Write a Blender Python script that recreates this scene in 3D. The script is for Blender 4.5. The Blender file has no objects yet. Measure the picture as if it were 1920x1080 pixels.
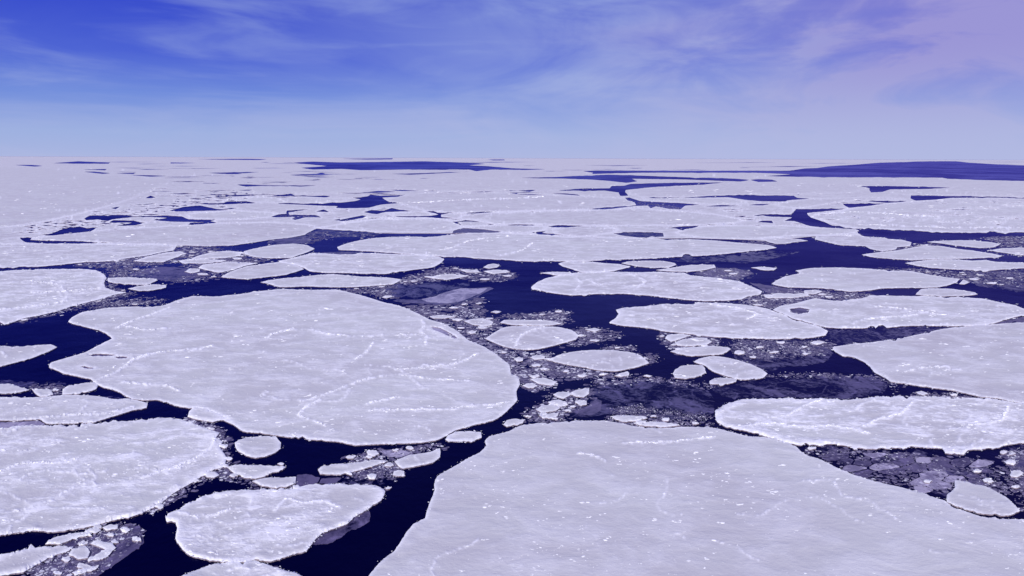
import bpy, math, random
import numpy as np
from mathutils import Matrix, Vector, noise, kdtree
from mathutils.geometry import delaunay_2d_cdt

random.seed(7)
RNG = np.random.default_rng(7)
scene = bpy.context.scene
COL = scene.collection
R = math.radians

# ------------------------------------------------------------------ camera
W, HGT, FOC = 1920.0, 1080.0, 1400.0      # photo size and focal length, in photo pixels
ALT = 120.0                               # helicopter height over the sea, metres
PITCH = math.atan(244.0 / FOC)            # horizon lies 244 px above the picture's centre
ROLL = math.atan(7.0 / 1920.0)
fwd = Vector((0, math.cos(PITCH), -math.sin(PITCH)))
up0 = Vector((0, math.sin(PITCH), math.cos(PITCH)))
xr = Vector((1, 0, 0))
cr = xr * math.cos(ROLL) + up0 * math.sin(ROLL)
cu = -xr * math.sin(ROLL) + up0 * math.cos(ROLL)
cam_d = bpy.data.cameras.new('camera')
cam = bpy.data.objects.new('camera', cam_d)
COL.objects.link(cam)
cam.matrix_world = Matrix(((cr.x, cu.x, -fwd.x, 0), (cr.y, cu.y, -fwd.y, 0), (cr.z, cu.z, -fwd.z, ALT), (0, 0, 0, 1)))
cam_d.sensor_width = 36.0
cam_d.lens = FOC / W * 36.0
cam_d.clip_start = 1.0
cam_d.clip_end = 2.0e6
scene.camera = cam

# ------------------------------------------------------------------ light
SUN_EL, SUN_AZ = 33.0, 200.0              # azimuth clockwise from +Y: behind the camera, to its left
sun_d = bpy.data.lights.new('sun', 'SUN')
sun_d.energy = 4.0
sun_d.angle = R(0.55)
sun_d.color = (1.0, 0.955, 0.93)
sun = bpy.data.objects.new('sun', sun_d)
COL.objects.link(sun)
sd = Vector((math.sin(R(SUN_AZ)) * math.cos(R(SUN_EL)), math.cos(R(SUN_AZ)) * math.cos(R(SUN_EL)), math.sin(R(SUN_EL))))
sun.rotation_euler = sd.to_track_quat('Z', 'Y').to_euler()

scene.view_settings.view_transform = 'Standard'
scene.view_settings.look = 'None'
scene.view_settings.exposure = 0.0
scene.view_settings.gamma = 1.0
scene.view_settings.use_curve_mapping = False


class NT:
    """small helper that writes node trees tersely"""
    def __init__(self, tree):
        self.t = tree
        tree.nodes.clear()

    def n(self, kind, **kw):
        nd = self.t.nodes.new(kind)
        for k, v in kw.items():
            setattr(nd, k, v)
        return nd

    def put(self, sock, v):
        if v is None:
            return
        if hasattr(v, 'is_output') or isinstance(v, bpy.types.NodeSocket):
            self.t.links.new(v, sock)
        else:
            if isinstance(v, (tuple, list)) and len(v) == 3 and sock.type == 'RGBA':
                v = (*v, 1)
            sock.default_value = v

    def math(self, op, a, b=None, c=None, clamp=False):
        nd = self.n('ShaderNodeMath', operation=op, use_clamp=clamp)
        for i, v in enumerate((a, b, c)):
            self.put(nd.inputs[i], v)
        return nd.outputs[0]

    def mix(self, f, a, b, mode='MIX'):
        nd = self.n('ShaderNodeMix', data_type='RGBA', blend_type=mode)
        self.put(nd.inputs[0], f); self.put(nd.inputs[6], a); self.put(nd.inputs[7], b)
        return nd.outputs[2]

    def noise(self, vec, scale, detail=4, rough=0.5, dist=0.0, lac=2.0, typ='FBM'):
        nd = self.n('ShaderNodeTexNoise', noise_type=typ, normalize=True)
        self.put(nd.inputs['Vector'], vec)
        nd.inputs['Scale'].default_value = scale
        nd.inputs['Detail'].default_value = detail
        nd.inputs['Roughness'].default_value = rough
        nd.inputs['Distortion'].default_value = dist
        nd.inputs['Lacunarity'].default_value = lac
        return nd.outputs[0]

    def step(self, v, lo, hi, a=0.0, b=1.0):
        nd = self.n('ShaderNodeMapRange', interpolation_type='SMOOTHSTEP')
        self.put(nd.inputs[0], v)
        for i, x in enumerate((lo, hi, a, b)):
            self.put(nd.inputs[i + 1], x)
        return nd.outputs[0]

    def mapping(self, vec, scale=(1, 1, 1), rot=(0, 0, 0), loc=(0, 0, 0)):
        nd = self.n('ShaderNodeMapping')
        self.put(nd.inputs[0], vec)
        nd.inputs['Scale'].default_value = scale
        nd.inputs['Rotation'].default_value = rot
        nd.inputs['Location'].default_value = loc
        return nd.outputs[0]


# ------------------------------------------------------------------ sky
world = bpy.data.worlds.new('World')
scene.world = world
world.use_nodes = True
g = NT(world.node_tree)
tc = g.n('ShaderNodeTexCoord')
sky = g.n('ShaderNodeTexSky', sky_type='NISHITA')
sky.sun_disc = False
sky.sun_elevation = R(SUN_EL)
sky.sun_rotation = R(SUN_AZ)
sky.altitude = 120
sky.air_density = 1.0
sky.dust_density = 0.4
sky.ozone_density = 3.0
sep = g.n('ShaderNodeSeparateXYZ')
g.put(sep.inputs[0], tc.outputs['Generated'])
z = g.math('MAXIMUM', sep.outputs[2], 0.0)
# the polar air: pale and bluish at the horizon, deep blue above
ramp = g.n('ShaderNodeValToRGB')
g.put(ramp.inputs[0], g.math('POWER', z, 0.5))
SKY = [(0.0, (0.400, 0.470, 0.760)), (0.17, (0.310, 0.420, 0.755)), (0.27, (0.150, 0.250, 0.710)),
       (0.345, (0.060, 0.108, 0.650)), (0.43, (0.024, 0.050, 0.590)), (0.65, (0.025, 0.045, 0.46)), (1.0, (0.018, 0.034, 0.36))]
cr_ = ramp.color_ramp
while len(cr_.elements) < len(SKY):
    cr_.elements.new(0.5)
for e, (p, c) in zip(cr_.elements, SKY):
    e.position = p
    e.color = (*c, 1)
air = g.mix(0.05, ramp.outputs[0], g.mix(1.0, sky.outputs[0], (0.09, 0.09, 0.11), 'MULTIPLY'))
# thin cirrus, drawn out along the wind, thickening towards the east
az = g.math('ARCTAN2', sep.outputs[0], sep.outputs[1])
D3 = tc.outputs['Generated']
east = g.step(az, -0.42, 0.50)
wa = g.noise(g.mapping(D3, (2.2, 2.2, 15.0), (0, R(13), 0), (0.4, 0.2, 0.3)), 1.35, 9, 0.56, 0.6)
wb = g.noise(g.mapping(D3, (3.4, 3.4, 10.0), (0, R(-30), 0), (4.1, 1.2, 0.9)), 1.3, 10, 0.60, 1.0)
soft = g.noise(g.mapping(D3, (1.5, 1.5, 7.0), (0, R(5), 0), (2.0, 5.0, 1.7)), 1.7, 4, 0.5, 0.5)
left_w = g.math('MULTIPLY', g.step(wa, 0.44, 0.72), 0.60)
right_w = g.step(g.math('ADD', g.math('MULTIPLY', wb, 0.6), g.math('MULTIPLY', soft, 0.4)), 0.38, 0.64)
both = g.math('ADD', g.math('MULTIPLY', left_w, g.math('SUBTRACT', 1.0, g.math('MULTIPLY', east, 0.7))),
              g.math('MULTIPLY', right_w, g.math('ADD', g.math('MULTIPLY', east, 0.95), 0.05)))
base = g.math('MULTIPLY', east, 0.52)
low = g.step(z, 0.0, 0.07, 0.9, 0.0)
dens = g.math('ADD', g.math('ADD', g.math('MULTIPLY', both, 0.80), base), g.math('MULTIPLY', low, 0.3), clamp=True)
warm = g.step(g.math('ADD', az, g.math('MULTIPLY', soft, 0.5)), 0.25, 0.70)
cl_col = g.mix(warm, (0.350, 0.440, 0.765), (0.350, 0.325, 0.675))
lowmix = g.step(z, 0.0, 0.14, 0.0, 1.0)
cl_col = g.mix(lowmix, (0.45, 0.49, 0.76), cl_col)
full = g.mix(g.math('MULTIPLY', dens, 0.92), air, cl_col)
bg = g.n('ShaderNodeBackground')
g.put(bg.inputs[0], full)
bg.inputs[1].default_value = 1.0
wo = g.n('ShaderNodeOutputWorld')
g.put(wo.inputs[0], bg.outputs[0])

# ------------------------------------------------------------------ materials
def new_mat(name):
    m = bpy.data.materials.new(name)
    m.use_nodes = True
    nt = NT(m.node_tree)
    out = nt.n('ShaderNodeOutputMaterial')
    p = nt.n('ShaderNodeBsdfPrincipled')
    nt.put(out.inputs[0], p.outputs[0])
    pos = nt.n('ShaderNodeNewGeometry').outputs['Position']
    return m, nt, p, pos


def bump(nt, p, h, strength, dist):
    b = nt.n('ShaderNodeBump')
    b.inputs['Strength'].default_value = strength
    b.inputs['Distance'].default_value = dist
    nt.put(b.inputs['Height'], h)
    nt.put(p.inputs['Normal'], b.outputs[0])


def snow_material():
    m, nt, p, pos = new_mat('wind_packed_snow')
    at = nt.n('ShaderNodeAttribute', attribute_name='rim').outputs['Fac']
    ro = nt.n('ShaderNodeAttribute', attribute_name='rough').outputs['Fac']
    big = nt.noise(pos, 0.011, 5, 0.55, 0.5)
    mid = nt.noise(nt.mapping(pos, (0.8, 1.0, 1), (0, 0, R(8))), 0.06, 6, 0.62, 0.25)
    small = nt.noise(nt.mapping(pos, (0.8, 1.0, 1), (0, 0, R(-10))), 0.36, 6, 0.66, 0.1)
    # bright refrozen ridge lines: thin contours of a distorted noise
    rid = nt.noise(pos, 0.020, 4, 0.55, 1.2)
    line = nt.math('ABSOLUTE', nt.math('SUBTRACT', rid, 0.5))
    line = nt.step(line, 0.0, 0.014, 1.0, 0.0)
    line = nt.math('MULTIPLY', line, nt.step(small, 0.42, 0.6))
    line = nt.math('MULTIPLY', line, nt.step(mid, 0.42, 0.62))
    rubble = nt.math('MULTIPLY', nt.step(nt.math('ADD', nt.math('MULTIPLY', mid, 0.55), nt.math('MULTIPLY', small, 0.45)), 0.46, 0.64), nt.math('MULTIPLY', ro, 1.25, clamp=True))
    rimf = nt.math('MULTIPLY', at, nt.step(nt.math('ADD', nt.math('MULTIPLY', mid, 0.4), nt.math('MULTIPLY', small, 0.6)), 0.34, 0.54, 0.45, 1.0))
    drift = nt.noise(nt.mapping(pos, (0.55, 1.0, 1), (0, 0, R(12))), 0.20, 4, 0.6, 0.2)
    patch = nt.math('MULTIPLY', nt.step(drift, 0.515, 0.62), nt.step(mid, 0.43, 0.55))
    patch = nt.math('MULTIPLY', patch, nt.math('ADD', nt.math('MULTIPLY', ro, 1.4), -0.05), clamp=True)
    rubble = nt.math('MAXIMUM', rubble, patch)
    f = nt.math('MAXIMUM', nt.math('MAXIMUM', rubble, rimf), nt.math('MULTIPLY', line, nt.math('ADD', nt.math('MULTIPLY', ro, 0.6), 0.3)), clamp=True)
    own = nt.n('ShaderNodeObjectInfo').outputs['Random']
    tone = nt.math('ADD', nt.math('MULTIPLY', nt.step(big, 0.34, 0.66), 0.6), nt.math('MULTIPLY', own, 0.4))
    crust = nt.mix(tone, (0.510, 0.498, 0.510), (0.600, 0.612, 0.592))
    crust = nt.mix(nt.step(mid, 0.38, 0.66, 0.0, 0.35), crust, (0.71, 0.72, 0.73))
    grey = nt.step(nt.noise(pos, 0.023, 3, 0.5, 0.8), 0.66, 0.80)     # wet, thinly covered patches
    crust = nt.mix(nt.math('MULTIPLY', grey, 0.35), crust, (0.42, 0.37, 0.42))
    nt.put(p.inputs['Base Color'], nt.mix(f, crust, (0.90, 0.91, 0.91)))
    p.inputs['Roughness'].default_value = 0.75
    p.inputs['Specular IOR Level'].default_value = 0.2
    h = nt.math('ADD', nt.math('MULTIPLY', mid, 2.4), nt.math('MULTIPLY', small, 0.30))
    h = nt.math('ADD', h, nt.math('MULTIPLY', f, 0.35))
    bump(nt, p, h, 0.5, 0.8)
    return m


def fresh_material():
    m, nt, p, pos = new_mat('drifted_fresh_snow')
    a = nt.noise(pos, 0.8, 4, 0.6)
    nt.put(p.inputs['Base Color'], nt.mix(nt.step(a, 0.3, 0.7), (0.82, 0.84, 0.84), (0.93, 0.94, 0.94)))
    p.inputs['Roughness'].default_value = 0.8
    p.inputs['Specular IOR Level'].default_value = 0.2
    return m


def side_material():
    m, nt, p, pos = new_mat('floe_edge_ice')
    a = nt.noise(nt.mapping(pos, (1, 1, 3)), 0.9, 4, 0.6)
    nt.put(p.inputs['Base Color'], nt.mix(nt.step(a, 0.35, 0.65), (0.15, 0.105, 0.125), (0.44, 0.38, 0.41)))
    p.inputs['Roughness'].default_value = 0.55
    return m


def slush_material(name, c1, c2):
    m, nt, p, pos = new_mat(name)
    a = nt.noise(pos, 0.55, 5, 0.6)
    nt.put(p.inputs['Base Color'], nt.mix(nt.step(a, 0.35, 0.65), c1, c2))
    p.inputs['Roughness'].default_value = 0.6
    p.inputs['Specular IOR Level'].default_value = 0.25
    return m


def thin_material(name, lo, hi, cut, white=0.5, open_=0.45):
    m, nt, p, pos = new_mat(name)
    a = nt.noise(nt.mapping(pos, (1.0, 0.6, 1), (0, 0, R(12))), 0.045, 6, 0.62, 1.3)
    b = nt.noise(pos, 0.35, 5, 0.65, 0.8)
    vor = nt.n('ShaderNodeTexVoronoi', feature='DISTANCE_TO_EDGE')
    warp = nt.n('ShaderNodeVectorMath', operation='ADD')
    nw = nt.n('ShaderNodeTexNoise'); nt.put(nw.inputs['Vector'], pos); nw.inputs['Scale'].default_value = 0.08
    sc = nt.n('ShaderNodeVectorMath', operation='SCALE'); nt.put(sc.inputs[0], nw.outputs[1]); sc.inputs[3].default_value = 12
    nt.put(warp.inputs[0], pos); nt.put(warp.inputs[1], sc.outputs[0])
    nt.put(vor.inputs['Vector'], warp.outputs[0]); vor.inputs['Scale'].default_value = 0.05
    edge = nt.step(vor.outputs['Distance'], 0.0, 0.05, 1.0, 0.0)
    f = nt.step(nt.math('ADD', nt.math('MULTIPLY', a, 0.7), nt.math('MULTIPLY', b, 0.3)), cut - 0.08, cut + 0.10)
    c = nt.mix(f, lo, hi)
    c = nt.mix(nt.math('MULTIPLY', nt.math('MULTIPLY', edge, nt.step(b, 0.4, 0.6)), white), c, tuple(min(1, x * 1.7) for x in hi))
    nt.put(p.inputs['Base Color'], c)
    p.inputs['Roughness'].default_value = 0.38
    p.inputs['Specular IOR Level'].default_value = 0.2
    p.inputs['Specular Tint'].default_value = (0.25, 0.22, 0.8, 1)
    bump(nt, p, b, 0.3, 0.1)
    # where the skin is thinnest the black water shows through
    out = next(n for n in nt.t.nodes if n.type == 'OUTPUT_MATERIAL')
    mx = nt.n('ShaderNodeMixShader')
    fine = nt.math('ADD', nt.math('MULTIPLY', a, 0.6), nt.math('MULTIPLY', b, 0.4))
    skin = nt.step(fine, open_ - 0.05, open_ + 0.05)
    skin = nt.math('MAXIMUM', skin, nt.math('MULTIPLY', edge, 0.6))
    nt.put(mx.inputs[0], skin)
    nt.put(mx.inputs[1], water_shader(nt, pos)); nt.put(mx.inputs[2], p.outputs[0])
    nt.put(out.inputs[0], mx.outputs[0])
    return m


def water_shader(nt, pos):
    """almost black salt water that mirrors the sky in deep blue only"""
    a = nt.noise(nt.mapping(pos, (1, 0.6, 1)), 0.5, 4, 0.6)
    b = nt.noise(pos, 0.05, 3, 0.5)
    bm = nt.n('ShaderNodeBump')
    bm.inputs['Strength'].default_value = 0.8
    bm.inputs['Distance'].default_value = 0.6
    nt.put(bm.inputs['Height'], nt.math('ADD', nt.math('MULTIPLY', a, 0.35), b))
    fr = nt.n('ShaderNodeFresnel')
    fr.inputs['IOR'].default_value = 1.22
    nt.put(fr.inputs['Normal'], bm.outputs[0])
    gl = nt.n('ShaderNodeBsdfGlossy')
    gl.inputs['Roughness'].default_value = 0.2
    w1 = nt.step(nt.noise(nt.mapping(pos, (0.5, 1, 1)), 0.0035, 6, 0.65, 1.5), 0.38, 0.66)
    w2 = nt.step(nt.noise(nt.mapping(pos, (0.8, 0.5, 1)), 0.0009, 7, 0.7, 1.2), 0.42, 0.60)
    wind = nt.math('ADD', nt.math('MULTIPLY', w1, 0.45), nt.math('MULTIPLY', w2, 0.55))
    nt.put(gl.inputs['Color'], nt.mix(wind, (0.11, 0.095, 0.44), (0.37, 0.35, 0.78)))
    nt.put(gl.inputs['Normal'], bm.outputs[0])
    df = nt.n('ShaderNodeBsdfDiffuse')
    df.inputs['Color'].default_value = (0.0004, 0.0004, 0.015, 1)
    mx = nt.n('ShaderNodeMixShader')
    nt.put(mx.inputs[0], fr.outputs[0]); nt.put(mx.inputs[1], df.outputs[0]); nt.put(mx.inputs[2], gl.outputs[0])
    return mx.outputs[0]


def water_material():
    m, nt, p, pos = new_mat('polar_sea_water')
    nt.t.nodes.remove(p)
    out = next(n for n in nt.t.nodes if n.type == 'OUTPUT_MATERIAL')
    nt.put(out.inputs[0], water_shader(nt, pos))
    return m


SNOW, FRESH, SIDE, WATER = snow_material(), fresh_material(), side_material(), water_material()
BRASH_W = slush_material('white_brash', (0.48, 0.48, 0.53), (0.74, 0.75, 0.78))
BRASH_G = slush_material('grey_slush', (0.13, 0.12, 0.19), (0.38, 0.36, 0.45))
DRIFT = slush_material('grey_white_drift', (0.62, 0.63, 0.63), (0.80, 0.81, 0.81))
SLUSH = slush_material('dark_slush', (0.050, 0.042, 0.095), (0.17, 0.15, 0.23))
THIN_D = thin_material('dark_new_ice', (0.016, 0.013, 0.050), (0.080, 0.068, 0.150), 0.52, 0.6, 0.50)
THIN_M = thin_material('mauve_new_ice', (0.045, 0.037, 0.085), (0.120, 0.100, 0.180), 0.48, 0.6, 0.40)
THIN_L = thin_material('pale_grey_ice', (0.17, 0.15, 0.23), (0.40, 0.37, 0.46), 0.45, 0.6, 0.30)

# ------------------------------------------------------------------ photo pixel -> point on the sea
def ground(px, py):
    a = (np.asarray(px, float) - W / 2) / FOC
    b = -(np.asarray(py, float) - HGT / 2) / FOC
    dx = fwd.x + a * cr.x + b * cu.x
    dy = fwd.y + a * cr.y + b * cu.y
    dz = fwd.z + a * cr.z + b * cu.z
    dz = np.minimum(dz, -0.45 / FOC)
    t = -ALT / dz
    return dx * t, dy * t


def horizon(px):
    return 540 - 244 + 7.0 / 1920 * (np.asarray(px, float) - 960)


def mpp(px, py):
    """metres per photo pixel, sideways and in depth"""
    d = max(0.8, py - float(horizon(px)))
    return ALT / d, ALT * FOC / d / d

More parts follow.
